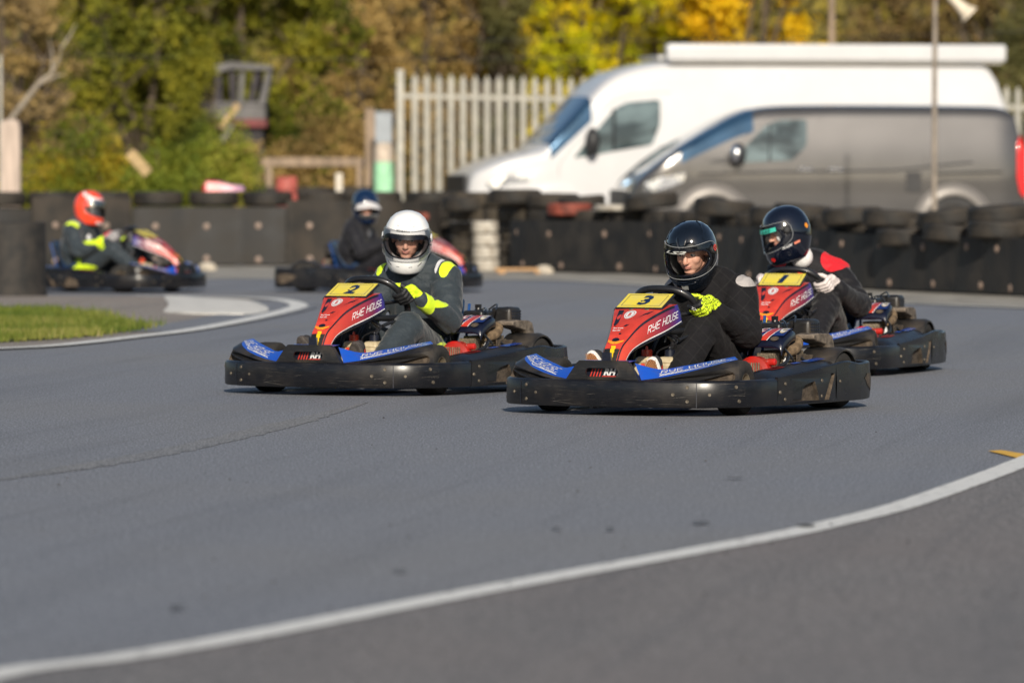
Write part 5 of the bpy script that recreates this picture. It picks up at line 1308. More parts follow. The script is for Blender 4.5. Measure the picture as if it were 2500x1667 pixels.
# ---- poles, posts, cabinets
m_wood = mat('weathered_wood', (.27, .20, .14), .85, var=.3, scale=14, stretch=(1, 1, .15), bump=.3)
m_pole = mat('grey_brown_pole', (.25, .21, .17), .6, var=.25, scale=6)
def thing1(nm, mb, m, label, cat, **k):
    o = mb.build(nm, m, **k); c = V((sum(v.co.x for v in o.data.vertices), sum(v.co.y for v in o.data.vertices), 0))/len(o.data.vertices); z0 = min(v.co.z for v in o.data.vertices); c.z = z0
    o.data.transform(Matrix.Translation(-c)); o.location = c; return tag(o, label, cat)
q = P(2281, 520, 78); lp = empty('lamp_pole', (q.x, 78, 0), label='thin grey-brown metal pole standing in front of the grey van', cat='pole')
b = MB(); b.tube([(0, 0, 0), (0, 0, 2.2), (.02, 0, 5.2)], [.034, .030, .026], 12); b.build('pole', m_pole, lp)
b = MB(); b.box((.0, 0, .02), (.2, .2, .03)); b.build('base_plate', m_pole, lp, bevel=.005)
b = MB(); b.tube([(0, 0, 3.20), (.14, -.03, 3.19)], .02, 8); b.box((0, 0, 3.20), (.09, .09, .12)); b.build('bracket', mat('rusty_bracket', (.22, .07, .05), .7, var=.3), lp, bevel=.005)
ax = (P(2372, 44, 78)-P(2322, -4, 78)).normalized(); c0 = P(2322, -4, 78)-V(lp.location); c0.y = -.05
b = MB(); qm = ax.to_track_quat('Z', 'Y').to_matrix(); b.lathe([(.015, -.04), (.055, -.03), (.06, .10), (.085, .22), (.125, .30), (.122, .30), (.07, .20), (.02, .10)], c0, n=22, rot=qm); hs = b.build('horn_speaker', mat('cream_horn', (.62, .54, .42), .5, var=.1, scale=10), lp)
q = P(2030, 100, 99); b = MB(); b.tube([(q.x, 99, 0), (q.x, 99, 3.2), (q.x, 99, 6.0)], [.06, .053, .047], 12); thing1('timber_pole', b, m_wood, 'pale timber pole standing behind the white van roof', 'pole')
q = P(2, 400, 86); b = MB(); b.tube([(q.x, 86, 0), (q.x, 86, 2.6)], .022, 8); thing1('metal_stake', b, m_galv, 'thin pale metal stake at the far left edge', 'stake')
q = P(27, 400, 80); b = MB(); 
b.loft([[V((q.x+x*.118*k, 80+y*.10*k, z)) for x, y in ((-1, -1), (1, -1), (1, 1), (-1, 1))] for z, k in ((0, 1), (1.62, 1), (1.70, .85), (1.72, .5))]); thing1('wooden_post', b, mat('bleached_post_wood', (.46, .37, .31), .85, var=.2, scale=14, stretch=(1, 1, .12), bump=.3), 'thick bleached wooden post at the left edge', 'post', bevel=.012)
q = P(904, 400, 91); b = MB(); b.box((q.x, 91, .97), (.135, .10, 1.94)); thing1('wooden_post', b, m_wood, 'squared brown wooden post left of the grey cabinet', 'post', bevel=.008)
q = P(937, 400, 90); cb = empty('cabinet_post', (q.x, 90, 0), label='pale concrete pillar with a green label and a grey metal cabinet on top', cat='pillar')
b = MB(); b.lathe([(.13, 0), (.135, .3), (.135, 1.38), (.12, 1.46)], n=24); b.build('pillar', mat('cream_concrete', (.50, .42, .34), .8, var=.2, scale=8), cb)
b = MB(); b.lathe([(.138, .78), (.138, 1.20)], n=24); o = b.build('green_label', mat('pale_green_label', (.30, .58, .36), .6, var=.2, scale=6), cb)
b = MB(); b.box((.0, 0, 1.66), (.235, .22, .40)); b.box((0, 0, 1.875), (.25, .24, .03)); b.build('cabinet', mat('grey_blue_steel', (.28, .31, .34), .5, var=.1, scale=6), cb, bevel=.008)
# timber rail and rubbish in front of the brown bushes
q0, q1 = P(640, 388, 92), P(900, 388, 92); b = MB(); b.box(((q0.x+q1.x)/2, 92, 1.20), (q1.x-q0.x, .12, .13)); b.box((q0.x+.1, 92, .6), (.10, .10, 1.2)); b.box((q1.x-.12, 92, .6), (.10, .10, 1.2)); thing1('timber_rail', b, m_wood, 'low horizontal timber rail between the kiosk and the cabinet', 'rail', bevel=.008)
for px_, w_, h_, lab in ((660, .34, .95, 'dark tyre pile leaning under the left of the timber rail'), (770, .5, .98, 'dark tyre pile under the middle of the timber rail'), (865, .40, .9, 'dark tyre pile beside the cabinet pillar')):
    q = P(px_, 430, 91)
    for j in range(5): tyre(V((q.x+rnd(-.05, .05), 91, TH*(j+.5))), 0, label=lab, group=lab.replace('dark tyre pile', 'tyres piled'), rz=rnd(0, 6))
for px_, py_, s_, lab in ((700, 438, .18, 'red plastic drum among the tyres under the timber rail'),):
    q = P(px_, py_, 90); b = MB(); b.lathe([(.001, 0), (.13, .0), (.15, .03), (.15, .20), (.13, .24), (.15, .27), (.15, .42), (.12, .45), (.001, .45)], n=20); o = b.build('plastic_drum', mat('faded_red_plastic', (.42, .10, .08), .5, var=.3), angle=30); o.location = (q.x, 90, .86-.45+.14); tag(o, lab, 'drum')
    for j in range(3): tyre(V((q.x, 90, TH*(j+.5))), 0, label='tyre under the red plastic drum', group='tyres under the drum', rz=1)
q = P(828, 440, 84); b = MB(); b.box((q.x, 84, .53), (.09, .06, 1.06)); thing1('white_stake', b, mat('off_white_wood', (.55, .50, .42), .7, var=.15), 'short off-white stake rising behind the barrier', 'stake', bevel=.008)
# red and pink nose moulding lying on the barrier
q = P(547, 455, 76.6); b = MB()
b.loft([[V((x, .09*y*k, z*k+z0)) for y, z in ((-1, 0), (-.8, .8), (0, 1), (.8, .8), (1, 0))] for x, k, z0 in ((-.24, .5, 0), (-.20, .125*8*.14/.14, 0), (-.06, .13/.14, 0), (.1, .6, 0), (.22, .5, .01), (.24, .3, .02))])
b.v = [(x, y, z*.14 if False else z*.13) for x, y, z in b.v]
o = b.build('kart_moulding', axis_ramp('red_pink_plastic', [(0, (.75, .04, .04)), (.35, (.75, .10, .10)), (.6, (.70, .28, .34)), (1, (.40, .22, .36))], 'X', -.24, .24)); o.location = V((q.x, 76.5, .862)); tag(o, 'red and pink kart body moulding lying on top of the left barrier', 'moulding')
# derelict kiosk half hidden in the bushes
kq = P(585, 300, 100); kx = kq.x; kb = empty('derelict_kiosk', (kx, 100, 0), label='derelict grey wooden kiosk with a red band half hidden in the bushes', cat='kiosk')
m_kg = mat('kiosk_grey_board', (.125, .12, .12), .75, var=.2, scale=4); m_kr = mat('kiosk_red_band', (.15, .035, .035), .7, var=.2, scale=5); m_kd = mat('kiosk_dark_frame', (.035, .03, .035), .8, var=.2)
b = MB(); b.prism([(-.12, -.55, 2.72), (.50, -.55, 2.66), (.52, -.55, 2.58), (-.10, -.55, 2.60), (-.52, -.55, 2.50), (-.55, -.55, 2.60)], (0, 1.1, 0)); b.build('roof', m_kg, kb, bevel=.01)
b = MB(); b.box((-.08, 0, 1.975), (.98, .9, .27)); b.build('wall', m_kg, kb, bevel=.01)
b = MB(); b.box((-.08, 0, 1.785), (1.02, .94, .13)); b.build('band', m_kr, kb, bevel=.01)
b = MB()
for x0, x1 in ((-.30, -.30), (-.06, -.10), (.18, .30)): b = MB(); b.prism([(x0-.05, -.44, 2.05), (x0+.05, -.44, 2.05), (x1+.05, -.44, 2.62), (x1-.05, -.44, 2.62)], (0, .08, 0)); b.build('post', m_kd, kb, smooth=False)
for x0 in (-.30, .30): b = MB(); b.box((x0, .4, 2.3), (.08, .08, .6)); b.build('post', m_kd, kb, smooth=False)
b = MB(); b.prism([(.30, -.46, 2.05), (.40, -.46, 2.05), (.52, -.46, 2.62), (.44, -.46, 2.62)], (0, .9, 0)); b.prism([(.0, -.46, 2.05), (.07, -.46, 2.05), (.10, -.46, 2.62), (.03, -.46, 2.62)], (0, .06, 0)); b.build('panel', m_kg, kb, smooth=False)
b = MB(); b.box((.30, 0, .86), (.14, .6, 1.70)); b.box((.12, 0, 1.58), (.46, .7, .28)); b.box((-.45, 0, .86), (.12, .6, 1.70)); b.build('leg', m_kd, kb, smooth=False)
m_plank = mat('yellow_plank_wood', (.38, .27, .13), .75, var=.2, scale=12)
for (x0, y0, x1, y1, w_, Y, lab, m) in ((540, 312, 582, 255, .10, 97, 'yellowish plank leaning up against the derelict kiosk', m_plank), (316, 372, 362, 424, .14, 84, 'short yellowish plank lying tilted in the green bush', m_plank), (541, 348, 566, 303, .10, 96.6, 'grey-white board below the leaning plank', m_kg)):
    a, c = P(x0, y0, Y), P(x1, y1, Y); d = (c-a).normalized(); n_ = V((-d.z, 0, d.x))*w_/2; b = MB(); b.prism([a+n_, a-n_, c-n_, c+n_], (0, .04, 0)); thing1('leaning_board', b, m, lab, 'board', bevel=.006)
# overhead wires
for i, (y0, y1, Y) in enumerate(((120, 137, 98), (96, 66, 100))):
    b = MB(); a, c = P(-200 if i == 0 else 1100, y0, Y), P(1650 if i == 0 else 2700, y1, Y); b.tube([a.lerp(c, k/16)-V((0, 0, .10*(1-(k/8-1)**2))) for k in range(17)], .008, 5)
    o = b.build('overhead_wire', m_tube); tag(o, ['thin dark wire strung before the left-hand trees', 'thin dark wire strung before the yellow trees'][i], 'wire')

# ---- trees and bushes
def bark_mat(c): return mat('bark', c, .9, var=.3, scale=10, bump=.5, bscale=30)
m_bark = bark_mat((.10, .075, .05)); m_palebark = bark_mat((.28, .24, .19))
def plant(name, loc, blobs, nleaf, lsize, m_leaf, label, cat, group=None, trunk=None, bark=None, stems=0, spread=1.0, long=1.0, seed=0):
    rs = random.Random(seed*97+13); Tn = empty(name, loc, label=label, cat=cat, group=group)
    nleaf = int(nleaf*1.45); tot = sum((a*b_*c)**(2/3) for _, (a, b_, c) in blobs); vs = []; fs = []
    for (c, r) in blobs:
        nn = int(nleaf*(r[0]*r[1]*r[2])**(2/3)/tot); c = V(c)
        sub = []                                  # clump centres on the blob
        for _ in range(max(6, nn//60)):
            d = V((rs.gauss(0, 1), rs.gauss(0, 1), rs.gauss(0, 1))).normalized(); k = rs.uniform(.55, 1.08); sub.append((V((d.x*r[0], d.y*r[1], d.z*r[2]))*k, d))
        for _ in range(nn):
            s, d = rs.choice(sub); cr = .22*min(r)+.10
            p = c+s+V((rs.gauss(0, 1), rs.gauss(0, 1), rs.gauss(0, .8)))*cr*.55
            if p.z+loc[2] < .03: continue
            n = (d+V((rs.gauss(0, 1), rs.gauss(0, 1), rs.gauss(0, 1)))*.8).normalized(); t = n.orthogonal().normalized(); a = rs.uniform(0, 2*pi); t = (t*cos(a)+n.cross(t)*sin(a)); bt = n.cross(t)
            z = lsize*.78*rs.uniform(.6, 1.35); i = len(vs); L_ = z*long; W_ = z*.55
            vs += [p-t*L_*.5, p-bt*W_*.5+n*z*.08, p+t*L_*.5, p+bt*W_*.5+n*z*.08]; fs.append((i, i+1, i+2, i+3))
    b = MB(); b.add(vs, fs); b.build('crown', m_leaf, Tn, smooth=False)
    b = MB(); bark = bark or m_bark
    tops = [V(c) for c, r in blobs]
    if trunk:
        r0, base = trunk; base = V(base); rs2 = random.Random(seed)
        hub = base+V((rs2.uniform(-.1, .1), 0, max(.8, min(t.z for t in tops)*.55)))
        b.tube([base, base.lerp(hub, .5)+V((.04, 0, 0)), hub], [r0*1.35, r0*1.05, r0], 10)
        for t in tops:
            mid = hub.lerp(t, .5)+V((rs2.uniform(-.3, .3), rs2.uniform(-.2, .2), .2)); b.tube([hub, mid, t], [r0*.75, r0*.42, r0*.15], 8)
            for _ in range(5):
                e = t+V((rs2.uniform(-1, 1), rs2.uniform(-.8, .8), rs2.uniform(-.3, 1)))*.9; b.tube([mid.lerp(t, .6), mid.lerp(e, .7), e], [r0*.25, r0*.14, r0*.05], 5)
        b.build('trunk', bark, Tn)
    elif stems:
        rs2 = random.Random(seed)
        for _ in range(stems):
            t = rs2.choice(tops); s0 = V((t.x*.6+rs2.uniform(-.3, .3), t.y*.4, 0)); e = t+V((rs2.uniform(-.5, .5), rs2.uniform(-.3, .3), rs2.uniform(-.1, .6)))*spread; b.tube([s0, s0.lerp(e, .5)+V((rs2.uniform(-.15, .15), 0, 0)), e], [.03, .02, .006], 6)
        b.build('stem', bark, Tn)
    return Tn
L_dark = leaf_mat('dark_green_leaves', [(.016, .026, .004), (.085, .10, .010), (.27, .26, .025), (.48, .40, .04)])
L_brown = leaf_mat('brown_gold_leaves', [(.11, .08, .03), (.30, .205, .07), (.50, .345, .12), (.64, .46, .18)])
L_olive = leaf_mat('olive_brown_leaves', [(.06, .05, .018), (.17, .13, .045), (.30, .20, .08), (.32, .27, .07)])
L_yg = leaf_mat('yellow_green_leaves', [(.16, .20, .004), (.46, .48, .008), (.78, .64, .01), (.90, .56, .02)])
L_gold = leaf_mat('golden_leaves', [(.34, .28, .01), (.70, .48, .01), (.92, .62, .015), (.90, .54, .02)])
L_grey = leaf_mat('grey_green_leaves', [(.035, .04, .015), (.09, .09, .03), (.16, .15, .05), (.20, .17, .07)])
L_ivy = leaf_mat('ivy_leaves', [(.04, .07, .010), (.17, .20, .018), (.52, .38, .03), (.46, .15, .04)])
L_bush = leaf_mat('bright_bush_leaves', [(.04, .07, .010), (.16, .21, .020), (.36, .36, .05), (.42, .24, .08)])
L_scrub = leaf_mat('dry_scrub', [(.13, .10, .05), (.28, .20, .09), (.42, .30, .12), (.50, .33, .08)])
def X_(px, Y): return (px-1250)*Y/F
tl = [  # px, Y, width m, height m, leaves, size, mat, kind label, seed, trunk?
 ('broadleaf_tree', 560, 103, 3.3, 6.5, 22000, .16, L_dark, 'broad dark and yellow-green tree left of the brown thicket', 1),
 ('broadleaf_tree', 330, 101, 2.0, 5.6, 9000, .15, L_dark, 'dark green tree rising behind the ivy mound', 2),
 ('scrub_tree', 20, 94, 1.7, 5.0, 4500, .13, L_scrub, 'straggly dry tree with thin bare branches at the far left', 3),
 ('broadleaf_tree', 900, 112, 2.4, 6.5, 8000, .15, L_brown, 'brown-gold autumn tree right of the kiosk', 4),
 ('broadleaf_tree', 1060, 114, 2.2, 6.2, 8000, .15, L_brown, 'brown autumn tree behind the left end of the palisade fence', 5),
 ('broadleaf_tree', 1215, 112, .9, 6.2, 4000, .14, L_grey, 'narrow grey-green tree between the brown and the yellow trees', 6),
 ('broadleaf_tree', 1400, 114, 2.6, 6.5, 12000, .16, L_yg, 'yellow-green tree behind the fence and the white van cab', 7),
 ('broadleaf_tree', 1650, 115, 2.4, 6.5, 12000, .16, L_yg, 'yellow-green tree above the front of the awning box', 8),
 ('broadleaf_tree', 1850, 113, 2.1, 6.5, 12000, .16, L_gold, 'golden yellow tree left of the timber pole', 9),
 ('broadleaf_tree', 2200, 118, 2.3, 6.3, 8000, .14, L_olive, 'olive-brown tree behind the thin metal pole', 10),
 ('broadleaf_tree', 2440, 112, 2.2, 6.3, 8000, .14, L_olive, 'olive tree above the rear of the white van', 11),
 ('broadleaf_tree', 2620, 106, 2.0, 5.5, 3500, .14, L_grey, 'dark green tree at the right edge', 12),
 ('broadleaf_tree', -180, 104, 3.0, 6, 3000, .16, L_dark, 'dark green tree just beyond the left edge', 13)]
for (nm, px_, Y, wd, ht, nl, ls, lm, lab, sd) in tl:
    rs = random.Random(sd); bl = []
    for k in range(15):
        f = k/14; bl.append(((rs.uniform(-.5, .5)*wd*(1-.3*f), rs.uniform(-.6, .6), .6+ht*.86*f*rs.uniform(.85, 1.05)), (wd*.30*rs.uniform(.75, 1.2), .75, .75*rs.uniform(.8, 1.2))))
    plant(nm, (X_(px_, Y), Y, 0), bl, nl, ls, lm, lab, 'tree', 'trees behind the car park', trunk=(.10, (0, .3, 0)), long=1.6 if lm is L_scrub else 1.0, seed=sd)
bl2 = [(190, 86, [((0, 0, 1.12), (.50, .5, .66)), ((.3, 0, .75), (.5, .5, .6)), ((-.38, 0, .7), (.35, .4, .55))], 6000, .085, L_ivy, 'rounded ivy-covered mound with yellow and red leaves', 'ivy_bush', 21),
 (430, 86, [((-.35, 0, .8), (.5, .45, .65)), ((.2, 0, .9), (.55, .5, .65)), ((.65, 0, 1.05), (.38, .4, .68)), ((-.8, 0, .65), (.3, .4, .55))], 8500, .08, L_bush, 'low bright green bush left of the derelict kiosk', 'bush', 22),
 (760, 97, [((-.6, 0, .8), (.6, .5, .75)), ((.0, 0, .9), (.7, .5, .85)), ((.7, 0, .8), (.6, .5, .75)), ((.2, 0, 1.5), (.8, .5, .5))], 4500, .10, L_brown, 'rusty brown bush behind the timber rail', 'bush', 23),
 (70, 88, [((0, 0, .5), (.4, .4, .5)), ((-.3, 0, 1.1), (.4, .4, .5))], 1200, .08, L_ivy, 'sparse leafy bush beside the thick wooden post', 'bush', 24),
 (1180, 99, [((-.5, 0, .8), (.9, .5, .9)), ((.7, 0, .9), (.9, .5, .9)), ((1.8, 0, .9), (.8, .5, .8))], 5000, .11, L_olive, 'olive scrub bush showing through the palisade fence', 'bush', 25),
 (2520, 101, [((0, 0, 1.0), (.9, .5, 1.0)), ((-.4, 0, 2.2), (.8, .5, .9)), ((.3, 0, 3.2), (.8, .5, .8))], 4500, .12, L_grey, 'dark evergreen bush at the right edge behind the fence', 'bush', 26)]
for px_, Y, bl, nl, ls, lm, lab, nm, sd in bl2: plant(nm, (X_(px_, Y), Y, 0), bl, nl, ls, lm, lab, 'bush', 'bushes behind the barrier', stems=8, seed=sd)
plant('elder_bush', (X_(505, 98), 98, 0), [((-.25, 0, 2.4), (.32, .4, .5)), ((-.3, 0, 1.5), (.36, .4, .5)), ((-.2, 0, .8), (.35, .4, .5))], 3500, .11, L_dark, 'dark leafy bush growing over the left side of the derelict kiosk', 'bush', 'bushes behind the barrier', stems=6, seed=31)
# bare leaning branch left
b = MB(); pts = [P(28, 290, 90), P(60, 250, 90), P(95, 205, 90), P(128, 178, 90)]; b.tube([V((pts[0].x-.02, 90, 0)), pts[0]]+pts[1:], [.05, .045, .04, .035, .02], 8)
for a, e in ((P(95, 205, 90), P(160, 180, 90)), (P(128, 178, 90), P(150, 120, 90)), (P(128, 178, 90), P(120, 95, 90)), (P(150, 120, 90), P(185, 60, 90))): b.tube([a, a.lerp(e, .5)+V((.03, 0, .02)), e], [.022, .015, .006], 6)
thing1('bare_sapling', b, m_palebark, 'bare leaning pale sapling above the thick wooden post', 'tree')
# unseen rise behind and beside the camera, added to darken horizon reflections
b = MB(); rows = []; rs = random.Random(3)
for r_, z in ((62, 0), (64, 3), (68, 6.5), (76, 8.5), (100, 8)): rows.append([V((r_*cos(R(150+k*4.8)), 10+r_*sin(R(150+k*4.8)), z+(1.2*noise.noise(V((k*.6, r_, 0))) if z else 0))) for k in range(51)])
b.loft(rows, False, ring_closed=False); tag(b.build('reflection_rise', mat('reflection_rise_dark', (.035, .04, .018), .95, var=.5, scale=.6, col2=(.08, .07, .03))), kind='structure')
# wooded bank that closes the view behind the trees
b = MB(); rows = []
for j, (y, z) in enumerate(((124, 0), (127, 1.6), (131, 4.2), (137, 7.5), (150, 10), (190, 10.5))):
    rows.append([V((-70+k*3.5, y+1.5*noise.noise(V((k*.4, j, 0))), z+(.7*noise.noise(V((k*.5, j*3, 2))) if j else 0))) for k in range(41)])
b.loft(rows, False, ring_closed=False); tag(b.build('bank', mat('bank_earth', (.06, .05, .025), .95, var=.4, scale=1.2, col2=(.10, .09, .03))), kind='structure')
b = MB(); rs = random.Random(5); vs = []; fs = []
for _ in range(26000):
    x = rs.uniform(-16, 16); f = rs.random(); y = 122+f*12+rs.gauss(0, .6); z = max(.1, f*6.2+rs.uniform(-.2, 1.6)); p = V((x, y, z)); n = V((rs.gauss(0, 1), rs.gauss(-1, 1), rs.gauss(.3, 1))).normalized(); t = n.orthogonal().normalized(); bt = n.cross(t); z_ = rs.uniform(.14, .34); i = len(vs)
    vs += [p-t*z_*.5, p-bt*z_*.3, p+t*z_*.5, p+bt*z_*.3]; fs.append((i, i+1, i+2, i+3))
b.add(vs, fs); tag(b.build('undergrowth', leaf_mat('far_undergrowth', [(.05, .055, .012), (.17, .145, .035), (.32, .25, .055), (.42, .34, .05)]), smooth=False), 'tangled olive and brown undergrowth covering the bank behind the trees', 'undergrowth', kind='stuff')
# ---------------- karts and drivers placed ----------------
proto = make_kart()
spots = [  # x, y, heading (deg to the camera's left of straight-on), digit, label
 (.89, 32.02, 29, '3', 'foremost red and blue go-kart with yellow plate number 3'),
 (-.585, 34.70, 29.5, '2', 'red and blue go-kart with yellow plate number 2 driven by the white-helmeted driver'),
 (1.713, 37.75, 20, '1', 'go-kart with yellow plate number 1 partly hidden behind kart 3'),
 (-3.86, 61.0, -66, None, 'far go-kart at the left heading right, driven by the orange-helmeted driver'),
 (-1.27, 61.0, -74, None, 'far go-kart half hidden behind the white-helmeted driver')]
karts = []
for i, (x, y, th, dg_, lab) in enumerate(spots):
    o = proto if i == 0 else copy_tree(proto)
    o.location = (x, y, 0); o.rotation_euler.z = R(-90-th); tag(o, lab, 'go-kart', GK); karts.append(o)
allc = {}
for q in bpy.data.objects:
    if q.parent: allc.setdefault(q.parent.name, []).append(q)
def digit(K, ch):
    pl = [c for c in allc[K.name] if c.name.startswith('number_plate')][0]
    up = V((-.895, 0, .446)); rt = V((0, 1, 0)); nn = V((.446, 0, .895)); pc = V((.508, 0, .529)); o1 = pc+nn*.0148; b = MB()
    w2 = .032 if ch != '1' else .024
    fp = lambda u, v: o1+rt*(-w2+2*w2*u+.005)+up*(-.048+.096*v)
    put_text(b, ch, fp, 0, .035, .12); b.build('number', m_num, pl, smooth=False)
for (x, y, th, dg_, lab), K in zip(spots, karts):
    if dg_: digit(K, dg_)
    elif K is karts[3]: digit(K, '5')
GREY = (.030, .040, .049); HV = (.66, .88, .02)
s3 = patch_mat('black_quilted_suit', (.009, .0085, .010), [((-.17, .205, .63), (.09, .045, .045), (.40, .37, .36)), ((-.17, -.205, .63), (.09, .045, .045), (.40, .37, .36))], .88, .02, quilt=(.026, .025, .025))
def hv(s): return [((-.17, .195*s, .635), (.10, .032, .060), HV), ((-.17, .152*s, .645), (.09, .012, .05), (.55, .55, .57)), ((.175, .245*s, .460), (.040, .07, .07), HV), ((.10, .270*s, .46), (.10, .06, .022), HV), ((-.11, .20*s, .27), (.045, .07, .13), HV), ((-.03, .22*s, .225), (.14, .06, .030), HV)]
s2 = patch_mat('slate_grey_suit', GREY, hv(1)+hv(-1)+[((-.09, 0, .40), (.015, .004, .2), (.02, .02, .02))], .6, .15)
s1 = patch_mat('black_red_suit', (.009, .0085, .011), [((-.165, .11, .64), (.13, .085, .085), (.62, .015, .025)), ((-.18, -.20, .63), (.11, .085, .055), (.72, .02, .03)), ((-.08, -.07, .60), (.05, .035, .05), (.72, .02, .03))], .65, .1)
s5 = patch_mat('plain_black_suit', (.012, .012, .016), [((-.06, .09, .53), (.05, .05, .05), (.35, .45, .62)), ((-.07, -.02, .54), (.05, .035, .03), (.2, .2, .21))], .65, .1)
def paint(nm, col, patches=(), rough=.12, coat=1.0, bump=0): return patch_mat(nm, col, list(patches), rough, 0, bump, coat=coat, var=.05, spec=.5)
vis_clear = glass('clear_visor', (.90, .90, .90), .20); vis_smoke = glass('smoked_visor', (.80, .80, .81), .25); vis_dark = glass('dark_visor', (.06, .06, .08), .5)
vis_mir = glass('pale_reflective_visor', (.30, .28, .30), .75)
SC = 1.0
def g3(o, f, t, n):                              # hi-vis print glove with black index, thumb and palm
    if t > .022 and o < .056 and f > -.01: return 1
    if f < -.040 and o < .035: return 1
    if abs(t-.001) < .0015*0: return 1
    return 0
def g2(o, f, t, n): return 1 if (o > .046 and -.055 < f < -.005 and abs(t) < .05) or (t > .048 and o < .02) else 0
g1 = lambda o, f, t, n: 1 if (f < -.066 and t < -.030) else 0
def ex3(o, T):
    b = MB(); put_text(b, 'LS2', on_helmet(T, R(-38), R(12), .037, .051, .0125), 0, .04, .35); b.build('lettering', m_tlet, o, smooth=False)
    b = MB()                                     # twin ridged vent on the brow
    for s in (1, -1): b.tube([T(hp(R(a), z, .002)) for a, z in ((3*s, .058), (7*s, .075), (12*s, .098), (14*s, .112))], [.006, .007, .006, .002], 7)
    b.tube([T(hp(R(a), z, .002)) for a, z in ((-36, .070), (-30, .082), (-18, .086), (-7, .074), (0, .062), (7, .074), (18, .086), (30, .082), (36, .070))], .005, 7)
    b.build('brow_vent', o.data.materials[0], o)
    b = MB(); b.tube([T(hp(R(a), z, .004)) for a, z in ((-60, -.082), (-35, -.098), (0, -.104), (35, -.098), (60, -.082), (80, -.06))], .004, 7); b.tube([T(hp(R(a), z, .003)) for a, z in ((-50, -.098), (-25, -.112), (0, -.117), (25, -.112), (50, -.098), (75, -.08))], .003, 7); b.build('chin_ridge', o.data.materials[0], o)
    b = MB(); b.tube([T(hp(R(a), z, .0015)) for a, z in ((62, .085), (75, .115), (100, .135), (140, .142))], .004, 6); b.tube([T(hp(R(a), z, .0015)) for a, z in ((-62, .085), (-75, .115), (-100, .135), (-140, .142))], .004, 6); b.build('shell_ridge', o.data.materials[0], o)
    b = MB(); fn = on_helmet(T, R(-6), R(10), -.143, -.122, .002); poly_on(b, [(0, 0), (1, 0), (1, 1), (0, 1)], fn); b.build('chin_badge', mat('silver_badge', (.45, .46, .45), .3, .5, var=.2), o, smooth=False)
    b = MB(); fn = on_helmet(T, R(76), R(92), .005, .045, .0135); disc_on(b, .5, .6, .36, .36, fn, 0, 16, .7); put_text(b, 'S', lambda u, v: fn(.3+u*.4, .2+v*.7), 0, .03, .2); b.build('side_logo', m_redv, o, smooth=False)
    b = MB(); fn = on_helmet(T, R(112), R(150), -.150, -.112, .006); poly_on(b, [(0, 0), (1, .4), (1, 1), (0, .45)], fn); b.build('pink_tag', m_pink, o, smooth=False)
def ex2(o, T):
    b = MB(); fn = on_helmet(T, R(-24), R(10), .066, .076, .0022); poly_on(b, [(0, 0), (.5, -.02), (1, 0), (1, 1), (.5, 1.02), (0, 1)], fn, 0)
    put_text(b, 'HEDTEC', on_helmet(T, R(-22.5), R(8.5), .0675, .0745, .0032), 1, .03, .0); b.build('brow_label', [m_line, m_white], o, smooth=False)
    b = MB(); rr = []
    for k in range(25): az = R(-66+132*k/24); t, bb = port(az, .048, -.070, R(70)); rr.append([T(hp(az, t+.004, .0055)), T(hp(az, t-.020, .0065))])
    b.loft(rr, False, ring_closed=False); b.build('visor_strip', m_line, o)  # black strip stands in for the brow's shadow across the visor top
    b = MB()
    for s in (1, -1):
        poly_on(b, [(0, 0), (1, .5), (.9, 1), (0, .6)], on_helmet(T, R(20*s), R(26*s), .093, .097, .002)); poly_on(b, [(0, 0), (1, .5), (.9, 1), (0, .6)], on_helmet(T, R(12*s), R(22*s), -.118, -.114, .002)); poly_on(b, [(0, 0), (1, .7), (1, 1), (0, .3)], on_helmet(T, R(38*s), R(50*s), -.118, -.096, .002))
    b.build('vent_slot', m_line, o, smooth=False)
    b = MB()
    for s in (1, -1):
        b.tube([T(hp(R(16*s*(1-.2*k/8)), .082+.05*k/8, .0002)) for k in range(9)], .0013, 5)
    b.build('shell_seam', mat('grey_seam', (.45, .45, .45), .5, var=.1), o)
    b = MB()
    for s in (1, -1):
        for z in (.018, -.012): b.lathe([(.001, .004), (.006, .003), (.006, -.003)], T(hp(R(70*s), z, .010)), n=8)
    b.build('visor_stud', m_line, o)
def ex1(o, T):
    b = MB(); fn = on_helmet(T, R(-60), R(58), .028, .050, .0125)
    for k in range(16): b.add([fn(k/16, 0), fn((k+1)/16, 0), fn((k+1)/16, 1), fn(k/16, 1)], [(0, 1, 2, 3)], 0)
    put_text(b, 'LS2', on_helmet(T, R(12), R(42), .031, .046, .0135), 1, .03, .3); b.build('visor_strip', [mat('teal_strip', (.05, .50, .38), .4, var=.1), m_line], o, smooth=False)
    b = MB(); fn = on_helmet(T, R(62), R(104), -.085, -.060, .0022); put_text(b, 'FLUX', lambda u, v: fn(u*.6, u*.35+v*.55), 0, .03, .3); poly_on(b, [(.66, .36), (1, .56), (1, 1.1), (.66, .9)], fn, 1); b.build('lettering', [m_white, mat('salmon_logo', (.7, .22, .14), .5, var=.1)], o, smooth=False)
    b = MB(); disc_on(b, .5, .5, .5, .5, on_helmet(T, R(128), R(140), -.01, .02, .002)); b.build('orange_dot', m_orangev, o, smooth=False)
    b = MB(); disc_on(b, .5, .5, .5, .5, on_helmet(T, R(20), R(36), -.140, -.115, .002)); b.build('red_dot', m_redp, o, smooth=False)
m_tlet = mat('silver_lettering', (.62, .62, .58), .4, .3, var=.1)
shoe_a = (m_foxing, m_gum); shoe_b = (m_sole, m_sole)
m_up_b = mat('black_canvas', (.02, .02, .022), .8, var=.2, scale=40); m_up_d = mat('dark_boot', (.03, .028, .03), .6, var=.2, scale=40)
